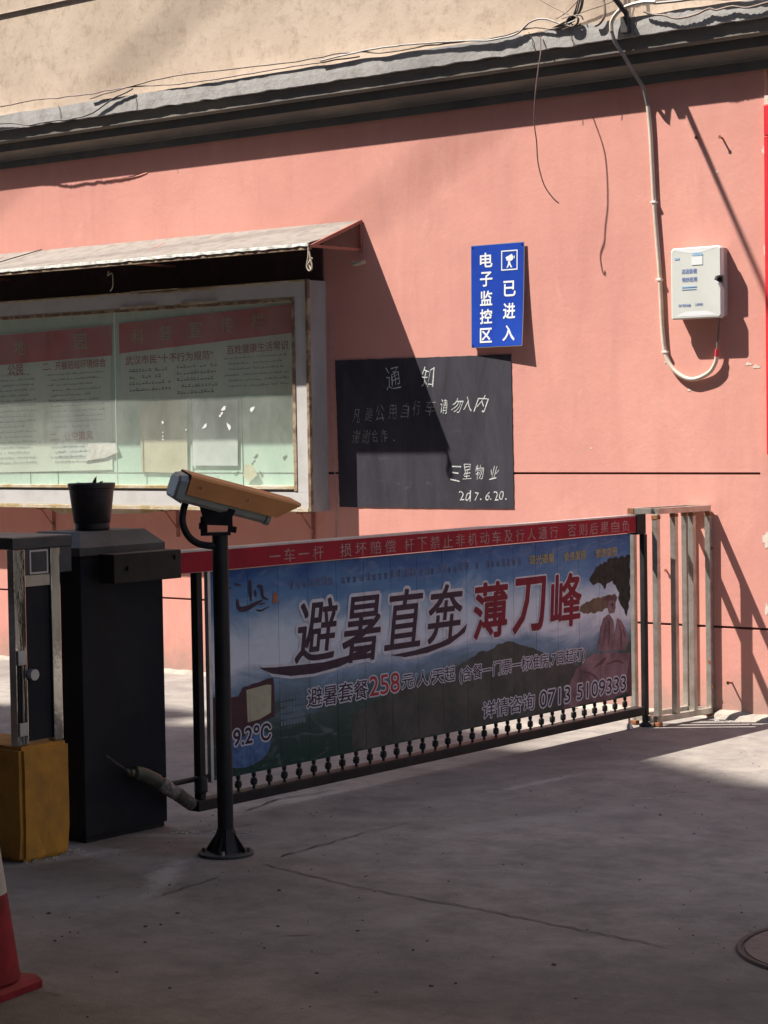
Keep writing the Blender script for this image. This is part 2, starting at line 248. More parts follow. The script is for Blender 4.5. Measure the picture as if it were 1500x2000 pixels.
# ------------------------------------------------------------------ mesh helpers
class MB:
    """collects shapes (world coordinates) into one mesh"""
    def __init__(s): s.v = []; s.f = []; s.sm = []
    def add(s, vs, fs, smooth=False):
        o = len(s.v); s.v += [tuple(x) for x in vs]; s.f += [tuple(i+o for i in f) for f in fs]; s.sm += [smooth]*len(fs); return s
    def box(s, x0, x1, y0, y1, z0, z1, bev=0.0, rot=None, piv=None):
        bm = bmesh.new(); bmesh.ops.create_cube(bm, size=1)
        for q in bm.verts:
            q.co = Vector(((x0+x1)/2 + q.co.x*(x1-x0), (y0+y1)/2 + q.co.y*(y1-y0), (z0+z1)/2 + q.co.z*(z1-z0)))
        if bev: bmesh.ops.bevel(bm, geom=bm.edges[:], offset=bev, segments=2, affect='EDGES', profile=0.6)
        if rot is not None:
            pv = Vector(piv) if piv else Vector(((x0+x1)/2, (y0+y1)/2, (z0+z1)/2))
            for q in bm.verts: q.co = rot @ (q.co - pv) + pv
        bm.verts.index_update(); s.add([q.co.copy() for q in bm.verts], [[q.index for q in f.verts] for f in bm.faces]); bm.free(); return s
    def tube(s, pts, rad, n=8, caps=True, smooth=True):
        pts = [Vector(p) for p in pts]; rads = rad if isinstance(rad, (list, tuple)) else [rad]*len(pts)
        vs = []; fs = []; prev = None
        for i, p in enumerate(pts):
            d = (pts[min(i+1, len(pts)-1)] - pts[max(i-1, 0)]).normalized()
            if prev is None:
                a = Vector((0, 0, 1)) if abs(d.z) < 0.9 else Vector((1, 0, 0)); x = d.cross(a).normalized()
            else:
                x = (prev - d*prev.dot(d)).normalized()
            prev = x; y = d.cross(x)
            for k in range(n):
                an = 2*math.pi*k/n; vs.append(p + (x*math.cos(an) + y*math.sin(an))*rads[i])
        for i in range(len(pts)-1):
            for k in range(n):
                fs.append((i*n+k, i*n+(k+1) % n, (i+1)*n+(k+1) % n, (i+1)*n+k))
        if caps: fs.append(tuple(range(n))[::-1]); fs.append(tuple((len(pts)-1)*n+k for k in range(n)))
        return s.add(vs, fs, smooth)
    def lathe(s, cx, cy, prof, n=32, smooth=True):
        vs = []; fs = []
        for rr_, z in prof:
            for k in range(n):
                an = 2*math.pi*k/n; vs.append((cx+rr_*math.cos(an), cy+rr_*math.sin(an), z))
        for i in range(len(prof)-1):
            for k in range(n): fs.append((i*n+k, i*n+(k+1) % n, (i+1)*n+(k+1) % n, (i+1)*n+k))
        fs.append(tuple(range(n))[::-1]); fs.append(tuple((len(prof)-1)*n+k for k in range(n)))
        return s.add(vs, fs, smooth)
    def prism(s, poly, axis, a0, a1):
        """poly in the two other axes, extruded along axis from a0 to a1"""
        def pt(p, a):
            return {'x': (a, p[0], p[1]), 'y': (p[0], a, p[1]), 'z': (p[0], p[1], a)}[axis]
        n = len(poly); vs = [pt(p, a0) for p in poly] + [pt(p, a1) for p in poly]
        fs = [tuple(range(n)), tuple(range(n, 2*n))[::-1]] + [(i, (i+1) % n, n+(i+1) % n, n+i) for i in range(n)]
        return s.add(vs, fs)
    def mesh(s, name, off=Vector((0, 0, 0))):
        me = bpy.data.meshes.new(name)
        me.from_pydata([tuple(Vector(q)-off) for q in s.v], [], s.f)
        bm = bmesh.new(); bm.from_mesh(me); bmesh.ops.recalc_face_normals(bm, faces=bm.faces[:]); bm.to_mesh(me); bm.free()
        for p, q in zip(me.polygons, s.sm): p.use_smooth = q
        if any(s.sm): me.set_sharp_from_angle(angle=R(40))
        return me

def root_loc(o):
    while o.parent: o = o.parent
    return o.location.copy()
def thing(name, label, cat, loc, group=None, kind=None):
    o = bpy.data.objects.new(name, None); COL.objects.link(o); o.location = loc; o.empty_display_size = 0.1
    o['label'] = label; o['category'] = cat
    if group: o['group'] = group
    if kind: o['kind'] = kind
    return o
def part(name, mb, mat, parent, label=None, kind=None, jitter=None):
    if kind is None and (name in ('lettering', 'heading', 'title', 'subtitle', 'chalk_writing', 'small_print', 'camera_symbol', 'door_facet', 'groove_line', 'board_seam', 'cement_patch', 'peeled_strip') or name.startswith('printed_')): kind = 'stuff'
    me = mb if isinstance(mb, bpy.types.Mesh) else mb.mesh(name, root_loc(parent))
    o = bpy.data.objects.new(name, me); COL.objects.link(o); o.parent = parent
    if not me.materials: me.materials.append(mats[mat])
    if label: o['label'] = label
    if kind: o['kind'] = kind
    return o
def inst(o, off):
    c = o.copy(); COL.objects.link(c); c.parent = o.parent; c.location = Vector(off); return c
def solo(name, mb, mat, label, cat, loc=None, group=None, kind=None):
    vs = mb.v
    if loc is None:
        xs = [p[0] for p in vs]; ys = [p[1] for p in vs]; zs = [p[2] for p in vs]
        loc = ((min(xs)+max(xs))/2, (min(ys)+max(ys))/2, min(zs))
    me = mb.mesh(name, Vector(loc)); o = bpy.data.objects.new(name, me); COL.objects.link(o); o.location = loc
    me.materials.append(mats[mat])
    if label: o['label'] = label
    if cat: o['category'] = cat
    if group: o['group'] = group
    if kind: o['kind'] = kind
    return o
def smooth_path(pts, k=6):
    P_ = [Vector(p) for p in pts]; out = []
    for i in range(len(P_)-1):
        p0, p1, p2, p3 = P_[max(i-1, 0)], P_[i], P_[i+1], P_[min(i+2, len(P_)-1)]
        for j in range(k):
            t_ = j/k
            out.append(0.5*((2*p1) + (p2-p0)*t_ + (2*p0-5*p1+4*p2-p3)*t_*t_ + (3*p1-p0-3*p2+p3)*t_**3))
    out.append(P_[-1]); return out

# --- lettering: glyph outlines turned into thin real meshes
_cache = {}
THIN = [0.0]
def glyphs(text, bold=0.0, ext=0.0):
    bold = THIN[0]; key = (text, bold)
    if key not in _cache:
        cu = bpy.data.curves.new('lettering', 'FONT'); cu.body = text; cu.offset = bold; cu.resolution_u = 3
        ob = bpy.data.objects.new('lettering', cu); COL.objects.link(ob)
        dg = bpy.context.evaluated_depsgraph_get(); me = bpy.data.meshes.new_from_object(ob.evaluated_get(dg))
        vs = [q.co.copy() for q in me.vertices]; fs = [tuple(p.vertices) for p in me.polygons]
        bpy.data.objects.remove(ob); bpy.data.curves.remove(cu); bpy.data.meshes.remove(me)
        _cache[key] = (vs, fs)
    return _cache[key]
_item = [0]
def lay(mb, text, u0, v0, wd, ht, place, bold=0.0, shear=0.0, rot=0.0, ref=None):
    """fit text into the rectangle at (u0,v0) of size wd x ht; place(u,v,d) -> 3D point, d towards the reader.
    Heavier strokes are several stacked copies of the print, each a hair above the last."""
    vs, fs = glyphs(text)
    if not vs: return
    x0 = min(q.x for q in vs); x1 = max(q.x for q in vs); y0 = min(q.y for q in vs); y1 = max(q.y for q in vs)
    kx = wd/max(x1-x0, 1e-5); ky = ht/max(y1-y0, 1e-5)
    if wd == 0: kx = ky
    _item[0] = (_item[0]+1) % 4
    n = 1 if bold == 0 else (4 if bold < 0.02 else (8 if bold < 0.045 else 12)); rad = bold*ky if len(text) > 1 else bold*ht*1.1
    for c in range(n):
        dx = rad*math.cos(2*math.pi*(c+0.5)/n) if n > 1 else 0; dy = rad*math.sin(2*math.pi*(c+0.5)/n) if n > 1 else 0
        out = []
        for q in vs:
            a = (q.x-x0)*kx; b_ = (q.y-y0)*ky; a += shear*b_
            if rot:
                ca, sa = math.cos(rot), math.sin(rot); a, b_ = a*ca-b_*sa, a*sa+b_*ca
            out.append(place(u0+a+dx, v0+b_+dy, c*2.6e-5+_item[0]*6e-6))
        mb.add(out, fs)
def wallp(y): return lambda u_, v_, d=0: (u_, y-d, v_)
def barp(x): return lambda u_, v_, d=0: (x+d, u_, v_)

# =================================================================== SETTING
def grid_sheet(mb, x0, x1, y0, y1, n, z=0.0): 
    for i in range(n):
        for j in range(n):
            a, b_ = x0+(x1-x0)*i/n, x0+(x1-x0)*(i+1)/n; c, d = y0+(y1-y0)*j/n, y0+(y1-y0)*(j+1)/n
            mb.add([(a, c, z), (b_, c, z), (b_, d, z), (a, d, z)], [(0, 1, 2, 3)])
g = MB(); g.add([(-150, -150, 0), (150, -150, 0), (150, 150, 0), (-150, 150, 0)], [(0, 1, 2, 3)])
ground = solo('ground', g, 'ground', 'worn concrete yard surface with cracks and dusty patches', None, loc=(0, 0, 0), kind='structure')
def crack(pts, w0, z=0.004, seed=0):
    rnd = random.Random(seed); path = []
    for i in range(len(pts)-1):
        a, b_ = Vector((*pts[i], 0)), Vector((*pts[i+1], 0)); k = max(3, int((b_-a).length/0.035))
        d = (b_-a).normalized(); nn = Vector((-d.y, d.x, 0))
        for j in range(k): path.append(a+(b_-a)*j/k + nn*rnd.uniform(-1, 1)*0.009)
    path.append(Vector((*pts[-1], 0))); L, Rr = [], []
    for i, p in enumerate(path):
        d = (path[min(i+1, len(path)-1)]-path[max(i-1, 0)]).normalized(); nn = Vector((-d.y, d.x, 0))
        ww = w0*rnd.uniform(0.25, 1.1)*(0.15 if i in (0, len(path)-1) else 1)
        L.append(p+nn*ww); Rr.append(p-nn*ww)
    n_ = len(path); mb = MB()
    mb.add([(q.x, q.y, z) for q in L+Rr], [(i, i+1, n_+i+1, n_+i) for i in range(n_-1)]); return mb
for i, (pts, w0) in enumerate([
        ([(-5.254, -4.299), (-4.697, -4.413), (-4.125, -4.446), (-3.37, -4.533)], 0.004),
        ([(-5.28, -4.17), (-5.319, -3.592)], 0.006), ([(-5.319, -3.592), (-5.30, -3.35), (-5.22, -3.05)], 0.0025),
        ([(-5.225, -4.549), (-5.174, -4.936)], 0.004),
        ([(-6.043, -3.534), (-6.113, -3.213), (-6.053, -2.941)], 0.007),
        ([(-4.60, -6.125), (-4.601, -6.027), (-4.47, -5.97)], 0.004),
        ([(-5.86, -4.0), (-5.80, -3.72)], 0.004)]):
    part('crack', crack(pts, w0, seed=i), 'crack', ground)
def blob(cx, cy, rx, ry, ang, z, seed, n=26, jag=0.3):
    rnd = random.Random(seed); ca, sa = math.cos(ang), math.sin(ang); vs = [(cx, cy, z)]
    ph = [rnd.uniform(0, 6.28) for _ in range(4)]
    for k in range(n):
        a = 2*math.pi*k/n; rr_ = 1+jag*(0.5*math.sin(3*a+ph[0])+0.35*math.sin(7*a+ph[1])+0.3*rnd.uniform(-1, 1))
        x, y = rx*rr_*math.cos(a), ry*rr_*math.sin(a); vs.append((cx+x*ca-y*sa, cy+x*sa+y*ca, z))
    return vs, [(0, k+1, (k+1) % n+1) for k in range(n)]
# rubble line beside the barrier cabinet, litter on the yard
rub = MB(); rnd = random.Random(5)
def pebble(mb, x, y, s, z=0.0):
    vs = []; 
    for q in ((1, 0, 0), (-1, 0, 0), (0, 1, 0), (0, -1, 0), (0, 0, 0.8), (0.7, 0.7, 0.5), (-0.7, 0.6, 0.5), (0.6, -0.7, 0.5), (-0.6, -0.6, 0.5)):
        vs.append((x+q[0]*s*rnd.uniform(0.6, 1.3), y+q[1]*s*rnd.uniform(0.6, 1.3), z+q[2]*s*rnd.uniform(0.4, 1)))
    mb.add(vs, [(0, 5, 4), (5, 2, 4), (2, 6, 4), (6, 1, 4), (1, 8, 4), (8, 3, 4), (3, 7, 4), (7, 0, 4), (0, 2, 5), (2, 1, 6), (1, 3, 8), (3, 0, 7)])
for i in range(60):
    t_ = rnd.random(); x = -5.97+0.30*t_+rnd.gauss(0, 0.02); y = -4.02+0.12*t_+rnd.gauss(0, 0.03); pebble(rub, x, y, rnd.uniform(0.003, 0.012))
for i in range(40):
    pebble(rub, -8.4+rnd.random()*2.9, -0.12+rnd.gauss(0, 0.05), rnd.uniform(0.004, 0.015))
for i in range(26):
    pebble(rub, -5.98+rnd.gauss(0, 0.02), -4.8+0.3*rnd.random(), rnd.uniform(0.004, 0.014))
solo('rubble', rub, 'cement_pale', 'crumbs of broken cement along the wall foot and barrier cabinet', None, loc=(0, 0, 0), kind='stuff')
lit = MB()
for (x, y) in [(-5.3, -5.3), (-4.9, -5.25), (-4.88, -5.2), (-4.95, -5.05), (-4.55, -5.0), (-4.3, -4.9), (-4.0, -5.0), (-4.75, -5.4), (-3.55, -4.9), (-3.7, -5.3), (-4.9, -4.6), (-4.3, -5.75), (-5.28, -4.75), (-5.0, -5.55)]:
    pebble(lit, x, y, rnd.uniform(0.005, 0.010))
for i in range(420):
    pebble(lit, rnd.uniform(-6.5, -2.6), rnd.uniform(-6.4, -1), rnd.uniform(0.0015, 0.005)*(1.6 if rnd.random() < 0.08 else 1))
solo('litter', lit, 'debris', 'scattered dark grit and dead leaves on the concrete yard', None, loc=(0, 0, 0), kind='stuff')

# ------------------------------------------------------------------ the pink building
bld = thing('pink_building', 'salmon pink building wall with grey moulded cornice and beige plaster above', 'building', (-8.5, 0.2, 0))
XL, XR = -26.0, -5.49
w_ = MB()
gd = 0.013
for (x0, x1, top_g) in ((XL, -5.537, True), (-5.537, XR, False)):
    prof = [(0.25, 0.0), (0.0, 0.0), (0.0, 0.484), (gd, 0.486), (gd, 0.497), (0.0, 0.499)]
    if top_g: prof += [(0.0, 1.311), (gd, 1.313), (gd, 1.324), (0.0, 1.326)]
    prof += [(0.0, 3.60), (0.25, 3.60)]
    w_.prism(prof, 'x', x0, x1)
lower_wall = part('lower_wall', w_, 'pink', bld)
gq = MB(); gq.box(XL, XR, gd-0.002, gd+0.004, 0.4865, 0.4965); gq.box(XL, -5.5372, gd-0.002, gd+0.004, 1.3135, 1.3235)
part('groove_line', gq, 'groove', bld)
w3 = MB(); w3.box(-5.44, -4.2, 0.02, 0.25, 0.0, 3.6); part('side_wall', w3, 'pink', bld)
w3 = MB(); w3.box(-4.19, 30, 0.02, 0.25, 0.0, 3.6); part('unseen_dark_wall', w3, 'brick_dark', bld)  # unseen wall, added in dark grey to cut pink bounce light
up = MB(); up.prism([(0.0, 3.62), (0.0, 15.0), (0.25, 15.0), (0.25, 3.62)], 'x', XL, 30.0); part('upper_wall', up, 'beige', bld)
bk = MB(); bk.box(XL, 30, 0.25, 9, 0, 15.2); part('building_core', bk, 'beige', bld)
# cornice: stepped mouldings in shadow below a limewashed slab
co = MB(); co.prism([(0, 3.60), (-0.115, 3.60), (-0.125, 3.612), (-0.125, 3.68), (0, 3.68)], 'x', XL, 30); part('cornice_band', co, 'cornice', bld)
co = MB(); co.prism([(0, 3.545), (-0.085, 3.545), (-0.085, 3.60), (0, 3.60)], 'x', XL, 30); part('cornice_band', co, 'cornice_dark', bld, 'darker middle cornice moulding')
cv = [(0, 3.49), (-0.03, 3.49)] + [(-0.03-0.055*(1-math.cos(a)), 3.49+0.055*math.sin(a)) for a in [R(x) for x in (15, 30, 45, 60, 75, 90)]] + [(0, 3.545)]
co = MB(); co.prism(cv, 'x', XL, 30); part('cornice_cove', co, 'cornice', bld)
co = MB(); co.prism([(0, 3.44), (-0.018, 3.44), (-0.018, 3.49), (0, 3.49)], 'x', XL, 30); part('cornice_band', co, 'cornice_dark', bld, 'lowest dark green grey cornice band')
# limewashed slab with a broken, uneven edge
sl = MB(); rnd = random.Random(11); nseg = 420; X0, X1 = -16.0, -2.0
ring = []
for i in range(nseg+1):
    x = X0+(X1-X0)*i/nseg; a = noise.noise(Vector((x*6, 0, 0)))*0.002; b_ = noise.noise(Vector((x*9, 5, 0)))*0.010; c = noise.noise(Vector((x*5, 9, 0)))*0.010
    ring.append([(x, 0.0, 3.68), (x, -0.150+a*0.6, 3.683+b_*0.9+noise.noise(Vector((x*22, 2, 0)))*0.004), (x, -0.151+a*0.6, 3.735+c*.3), (x, -0.150+a*0.6, 3.785+c*0.8), (x, -0.05, 3.778+c*0.5), (x, 0.0, 3.776)])
vs = [p for q in ring for p in q]; fs = []
for i in range(nseg):
    for k in range(5): fs.append((i*6+k, i*6+k+1, i*6+7+k, i*6+6+k))
sl.add(vs, fs); part('ledge_slab', sl, 'slab', bld)
sl2 = MB(); sl2.box(XL, X0, -0.15, 0, 3.68, 3.80); sl2.box(X1, 30, -0.15, 0, 3.68, 3.80); part('ledge_slab', sl2, 'slab', bld)
# gap cracks on the slab face
for x in (-6.19, -6.60, -6.88, -10.0, -10.72):
    c = MB(); q = random.Random(int(x*100)); z = 3.79; pts = [(x, -0.156, z)]
    while z > 3.69: z -= 0.025; x += q.uniform(-0.006, 0.016); pts.append((x, -0.156, z))
    c.tube(pts, 0.0022, 4); part('crack', c, 'crack', bld)
# cement skirting at the wall foot
sk = MB(); N = 160; ring = []
for i in range(N+1):
    x = -12.5+(7.3)*i/N; h = 0.012+0.012*noise.noise(Vector((x*3, 1, 0)))+0.008*noise.noise(Vector((x*11, 4, 0)))+(0.02 if x > -5.8 else 0); d = 0.05+0.03*noise.noise(Vector((x*4, 8, 0)))
    h = max(h, 0.004); ring.append([(x, -d, 0.0), (x, -d*0.7, h*0.7), (x, -0.006, h+0.008), (x, 0.0, h+0.01)])
sk.add([p for q in ring for p in q], [(i*4+k, i*4+k+1, i*4+5+k, i*4+4+k) for i in range(N) for k in range(3)])
part('skirting', sk, 'skirt', bld)
# nails, plugs and paint chips in the wall
for (x, z, L, an) in [(-5.745, 3.106, 0.03, 0), (-5.90, 3.12, 0.012, 0), (-5.86, 1.02, 0.025, 0), (-5.83, 0.915, 0.02, 0), (-5.84, 0.30, 0.035, 0), (-5.83, 0.165, 0.03, 0),
                  (-5.72, 0.195, 0.045, 0), (-6.119, 0.785, 0.012, 0)]:
    q = MB(); q.tube([(x, 0.0, z), (x+0.002, -L, z+0.003)], 0.0055, 7); q.tube([(x+0.002, -L-0.0005, z+0.003), (x+0.002, -L-0.003, z+0.003)], 0.010, 7); part('nail', q, 'rust', bld)
for i, (x, z, a, b_) in enumerate([(-5.555, 1.885, 0.022, 0.009), (-5.60, 1.90, 0.02, 0.008), (-5.50, 3.02, 0.008, 0.022), (-5.499, 2.50, 0.005, 0.03), (-6.112, 1.925, 0.009, 0.006), (-6.08, 0.46, 0.014, 0.02),
      (-5.507, 0.97, 0.018, 0.04), (-5.505, 0.60, 0.012, 0.03), (-5.965, 1.77, 0.012, 0.006), (-7.98, 1.02, 0.004, 0.003), (-5.93, 3.19, 0.006, 0.004), (-6.60, 1.46, 0.006, 0.004), (-7.3, 0.72, 0.01, 0.006), (-5.78, 2.93, 0.008, 0.006)]):
    vs, fs = blob(x, z, a, b_, 0, 0, 40+i, 14, 0.5); q = MB(); q.add([(p[0], -0.0012, p[1]) for p in vs], fs); part('paint_chip', q, 'chip', bld)
# drip ridges of old plaster near the cornice
q = MB(); q.tube(smooth_path([(-10.42, 0.0, 3.275), (-10.3, -0.002, 3.272), (-10.15, -0.002, 3.28), (-10.05, 0.0, 3.295)]), 0.004, 5); part('plaster_ridge', q, 'pink', bld)

# building behind the camera: its roof line keeps the yard in shade
apt = thing('apartment_block', 'plain tall apartment block across the lane that shades the yard', 'building', (-20, -16, 0))
q = MB(); q.box(-60, 14, -24, -12.0, 0, 26.2); part('block_wall', q, 'brick_dark', apt)
q = MB()
xs = [(-60, -26.0, 26.9), (-26.0, -23.55, 26.25), (-23.5, -22.62, 27.35), (-22.6, -21.9, 25.9), (-21.86, -20.95, 28.0), (-20.9, -20.0, 26.9), (-17.9, 14, 25.9)]
for (a, b_, zt) in xs: q.box(a, b_, -12.35, -12.0, 25.8, zt)
q.prism([(-19.99, 25.8), (-19.99, 27.45), (-17.92, 25.85), (-17.92, 25.8)], 'y', -12.35, -12.0)
part('parapet', q, 'brick_dark', apt)
q = MB()
for i in range(18):
    for k in range(8):
        q.box(-55+i*3.8, -53.4+i*3.8, -12.01, -11.98, 1.0+k*3.1, 2.5+k*3.1)
part('window_row', q, 'glass_dark', apt, kind='stuff')
gr_ = thing('shade_canopy', 'unseen flat canopy added to block sky light over the near yard', 'canopy', (-4, -8, 0))  # added out of view to keep sky light off the near yard
q = MB(); q.box(-13.5, 4.5, -11.95, -4.6, 4.4, 4.65); part('roof_slab', q, 'brick_dark', gr_)
for (x, y) in ((-13.2, -11.6), (4.2, -11.6), (4.2, -5.0), (-13.2, -5.0)):
    q = MB(); q.box(x-0.15, x+0.15, y-0.15, y+0.15, 0, 4.398); part('column', q, 'brick_dark', gr_)
# two overhead cable bundles high over the lane
for (x_, z_, lab, rr_) in ((-9.569, 4.357, 'thick aerial cable high over the lane, shadow falling on the beige plaster', 0.016), (-7.516, 3.247, 'lower thick aerial cable over the lane, shadow crossing the pink wall', 0.011)):
    y_ = -4.2; X_ = x_+1.347*y_; Z_ = z_-2.557*y_; pts = []
    for s in range(-12, 13):
        pts.append((X_+s, y_+0.167*s, Z_+0.0035*s*s))
    solo('aerial_cable', MB().tube(pts, rr_, 8), 'cable_black', lab, 'cable')

# =================================================================== RED SIGN at the right edge
sg = thing('red_board', 'bright red framed board at the right edge beside the pink wall end', 'sign board', (-5.2, -0.02, 1.42))
q = MB(); q.box(-5.482, -4.5, -0.03, 0.015, 3.09, 3.25, 0.004); part('top_panel', q, 'red_enamel', sg)
q = MB(); q.box(-5.482, -5.456, -0.03, 0.015, 1.42, 3.088, 0.003); part('frame_post', q, 'red_enamel', sg)
q = MB(); q.box(-5.455, -4.52, -0.018, 0.012, 1.46, 3.087); part('panel', q, 'dark_red', sg)
q = MB(); q.box(-5.482, -4.5, -0.02, 0.015, 3.253, 3.30); part('top_rail', q, 'chip', sg)

# =================================================================== BLUE SIGN
def sy(x, z):
    a = (x+7.409)/0.375; b_ = (2.645-z)/0.595
    return -0.010 - 0.010*b_ - 0.026*max(a, 0)*b_*b_
bs = thing('blue_sign', 'blue enamel warning sign with white Chinese characters and camera symbol on pink wall', 'sign', (-7.22, -0.02, 2.05))
def warped(mb, x0, x1, z0, z1, dy, th, nx=8, nz=10, slant=0.0):
    vs = []; 
    for k in (0, 1):
        for j in range(nz+1):
            for i in range(nx+1):
                x = x0+(x1-x0)*i/nx; z = z0+(z1-z0)*j/nz; vs.append((x, sy(x, z)+dy-k*th, z))
    m_ = (nx+1)*(nz+1); fs = []
    for k in (0, 1):
        for j in range(nz):
            for i in range(nx):
                a = k*m_+j*(nx+1)+i; fs.append((a, a+1, a+nx+2, a+nx+1))
    for i in range(nx): fs.append((i, i+1, m_+i+1, m_+i)); a = nz*(nx+1)+i; fs.append((a, a+1, m_+a+1, m_+a))
    for j in range(nz): a = j*(nx+1); fs.append((a, a+nx+1, m_+a+nx+1, m_+a)); a += nx; fs.append((a, a+nx+1, m_+a+nx+1, m_+a))
    mb.add(vs, fs)
q = MB(); warped(q, -7.409, -7.030, 2.048, 2.643, 0, 0.002); part('sign_rim', q, 'sign_edge', bs)
q = MB(); warped(q, -7.405, -7.034, 2.052, 2.639, -0.0026, 0.0006); part('sign_face', q, 'sign_blue', bs)
sp = lambda u_, v_, d=0: (u_, sy(u_, v_)-0.0046-d, v_)
q = MB()
for ch, z in zip('电子监控区', (2.553, 2.443, 2.333, 2.227, 2.118)):
    lay(q, ch, -7.297-0.043, z-0.041, 0.086, 0.082, sp, 0.022)
for ch, z in zip('已进入', (2.380, 2.252, 2.125)):
    lay(q, ch, -7.130-0.042, z-0.043, 0.084, 0.086, sp, 0.022)
part('lettering', q, 'sign_white', bs)
q = MB()
def ring_rect(mb, x0, x1, z0, z1, t_, pl):
    a = [(x0, z0), (x1, z0), (x1, z1), (x0, z1)]; b_ = [(x0+t_, z0+t_), (x1-t_, z0+t_), (x1-t_, z1-t_), (x0+t_, z1-t_)]
    mb.add([pl(*p) for p in a+b_], [(i, (i+1) % 4, 4+(i+1) % 4, 4+i) for i in range(4)])
ring_rect(q, -7.190, -7.075, 2.485, 2.60, 0.007, sp)
q.add([sp(*p) for p in [(-7.160, 2.560), (-7.115, 2.578), (-7.105, 2.560), (-7.108, 2.545), (-7.12, 2.538), (-7.150, 2.540)]], [tuple(range(6))])
q.add([sp(*p) for p in [(-7.142, 2.537), (-7.128, 2.537), (-7.124, 2.522), (-7.112, 2.500), (-7.122, 2.500), (-7.133, 2.516), (-7.144, 2.500), (-7.153, 2.500), (-7.142, 2.522)]], [tuple(range(9))])
q.add([sp(*p) for p in [(-7.102, 2.565), (-7.096, 2.568), (-7.096, 2.550), (-7.103, 2.552)]], [(0, 1, 2, 3)])
part('camera_symbol', q, 'sign_white', bs)
for (x, z) in ((-7.395, 2.63), (-7.045, 2.63), (-7.395, 2.062)):
    q = MB(); yy = sy(x, z); q.tube([(x, 0, z), (x, yy-0.006, z)], 0.004, 8); part('screw', q, 'steel', bs)

# =================================================================== BLACKBOARD
bb = thing('blackboard', 'black painted notice board with white chalk handwriting on pink wall', 'blackboard', (-7.80, 0, 1.11))
q = MB(); xs = []
N = 40; poly = []
A, B_, C_, D_ = (-8.462, 2.010), (-7.140, 2.004), (-7.134, 1.114), (-8.445, 1.110)
for (p, p2) in ((A, B_), (B_, C_), (C_, D_), (D_, A)):
    for k in range(N):
        f = k/N; poly.append((p[0]+(p2[0]-p[0])*f+rnd.uniform(-.0015, .0015), p[1]+(p2[1]-p[1])*f+rnd.uniform(-.0015, .0015)))
q.add([(x, -0.004, z) for x, z in poly]+[(x, 0.0, z) for x, z in poly], [tuple(range(len(poly)))]+[(i, (i+1) % len(poly), len(poly)+(i+1) % len(poly), len(poly)+i) for i in range(len(poly))])
part('painted_board', q, 'blackboard', bb)
def chalk(text, x0, x1, z0, z1, size, mat, sz=None, tall=1.15, bold=0.004, seed=1):
    THIN[0] = -0.014 if bold < 0.008 else -0.006
    mb = MB(); rn = random.Random(seed); n_ = len(text)
    for i, ch in enumerate(text):
        if ch == ' ': continue
        f = (i+0.5)/n_; x = x0+(x1-x0)*f; z = z0+(z1-z0)*f; s = size*rn.uniform(0.85, 1.1)
        if ch in '.、。': lay(mb, '.', x-0.006, z-size*0.5, 0.010, 0.010, wallp(-0.0052), 0.0); continue
        dg_ = ch in '0123456789'; wd = 0 if dg_ else s*rn.uniform(0.72, 0.98); sd = rn.uniform(0, 50)
        def wob(u_, v_, d=0, sd=sd, s=s):
            k = 14; return (u_+s*0.18*noise.noise(Vector((u_*k, v_*k, sd))), -0.0052-d, v_+s*0.18*noise.noise(Vector((u_*k, v_*k, sd+9))))
        lay(mb, ch, x-(wd or s*0.5)/2, z-s*tall/2, wd, s*tall, wob, 0.0, shear=rn.uniform(-0.05, 0.32), rot=rn.uniform(-0.16, 0.13))
    THIN[0] = 0.0
    return part('chalk_writing', mb, mat, bb)
chalk('通知', -8.13, -7.63, 1.885, 1.885, 0.105, 'chalk', seed=2)
chalk('凡是公用自行车', -8.345, -7.70, 1.665, 1.715, 0.078, 'chalk_dim', seed=3)
chalk('请勿入内', -7.68, -7.32, 1.715, 1.735, 0.080, 'chalk', bold=0.008, seed=4)
chalk('谢谢合作.', -8.35, -7.97, 1.54, 1.545, 0.066, 'chalk_dim', seed=5)
chalk('三星物业', -7.60, -7.24, 1.325, 1.330, 0.074, 'chalk', bold=0.008, seed=6)
chalk('2017.6.20.', -7.53, -7.17, 1.185, 1.190, 0.050, 'chalk', bold=0.008, seed=8)

# =================================================================== FIBRE BOX
fb = thing('wall_box', 'off-white plastic telecom box with blue print hanging on the pink wall', 'junction box', (-5.865, -0.045, 2.15))
q = MB(); q.box(-6.010, -5.718, -0.050, 0.0, 2.158, 2.524, 0.010); part('box_body', q, 'plastic_grey', fb)
q = MB()
# door with a notch for the lock on its right edge
pol = [(-6.018, 2.150), (-5.725, 2.150), (-5.714, 2.162), (-5.714, 2.30), (-5.730, 2.335), (-5.752, 2.352), (-5.742, 2.372), (-5.714, 2.376), (-5.714, 2.520), (-5.725, 2.531), (-6.008, 2.531), (-6.020, 2.518), (-6.020, 2.162)]
def inset(pl, k):
    cx = sum(p[0] for p in pl)/len(pl); cz = sum(p[1] for p in pl)/len(pl)
    return [(cx+(p[0]-cx)*k, cz+(p[1]-cz)*k) for p in pl]
n_ = len(pol); p1 = [(x, -0.052, z) for x, z in pol]; p2 = [(x, -0.082, z) for x, z in pol]; p3 = [(x, -0.088, z) for x, z in inset(pol, 0.965)]
q.add(p1+p2+p3, [tuple(range(n_))]+[(j*n_+i, j*n_+(i+1) % n_, (j+1)*n_+(i+1) % n_, (j+1)*n_+i) for j in (0, 1) for i in range(n_)]+[tuple(2*n_+i for i in range(n_))])
door = part('door', q, 'plastic', fb)
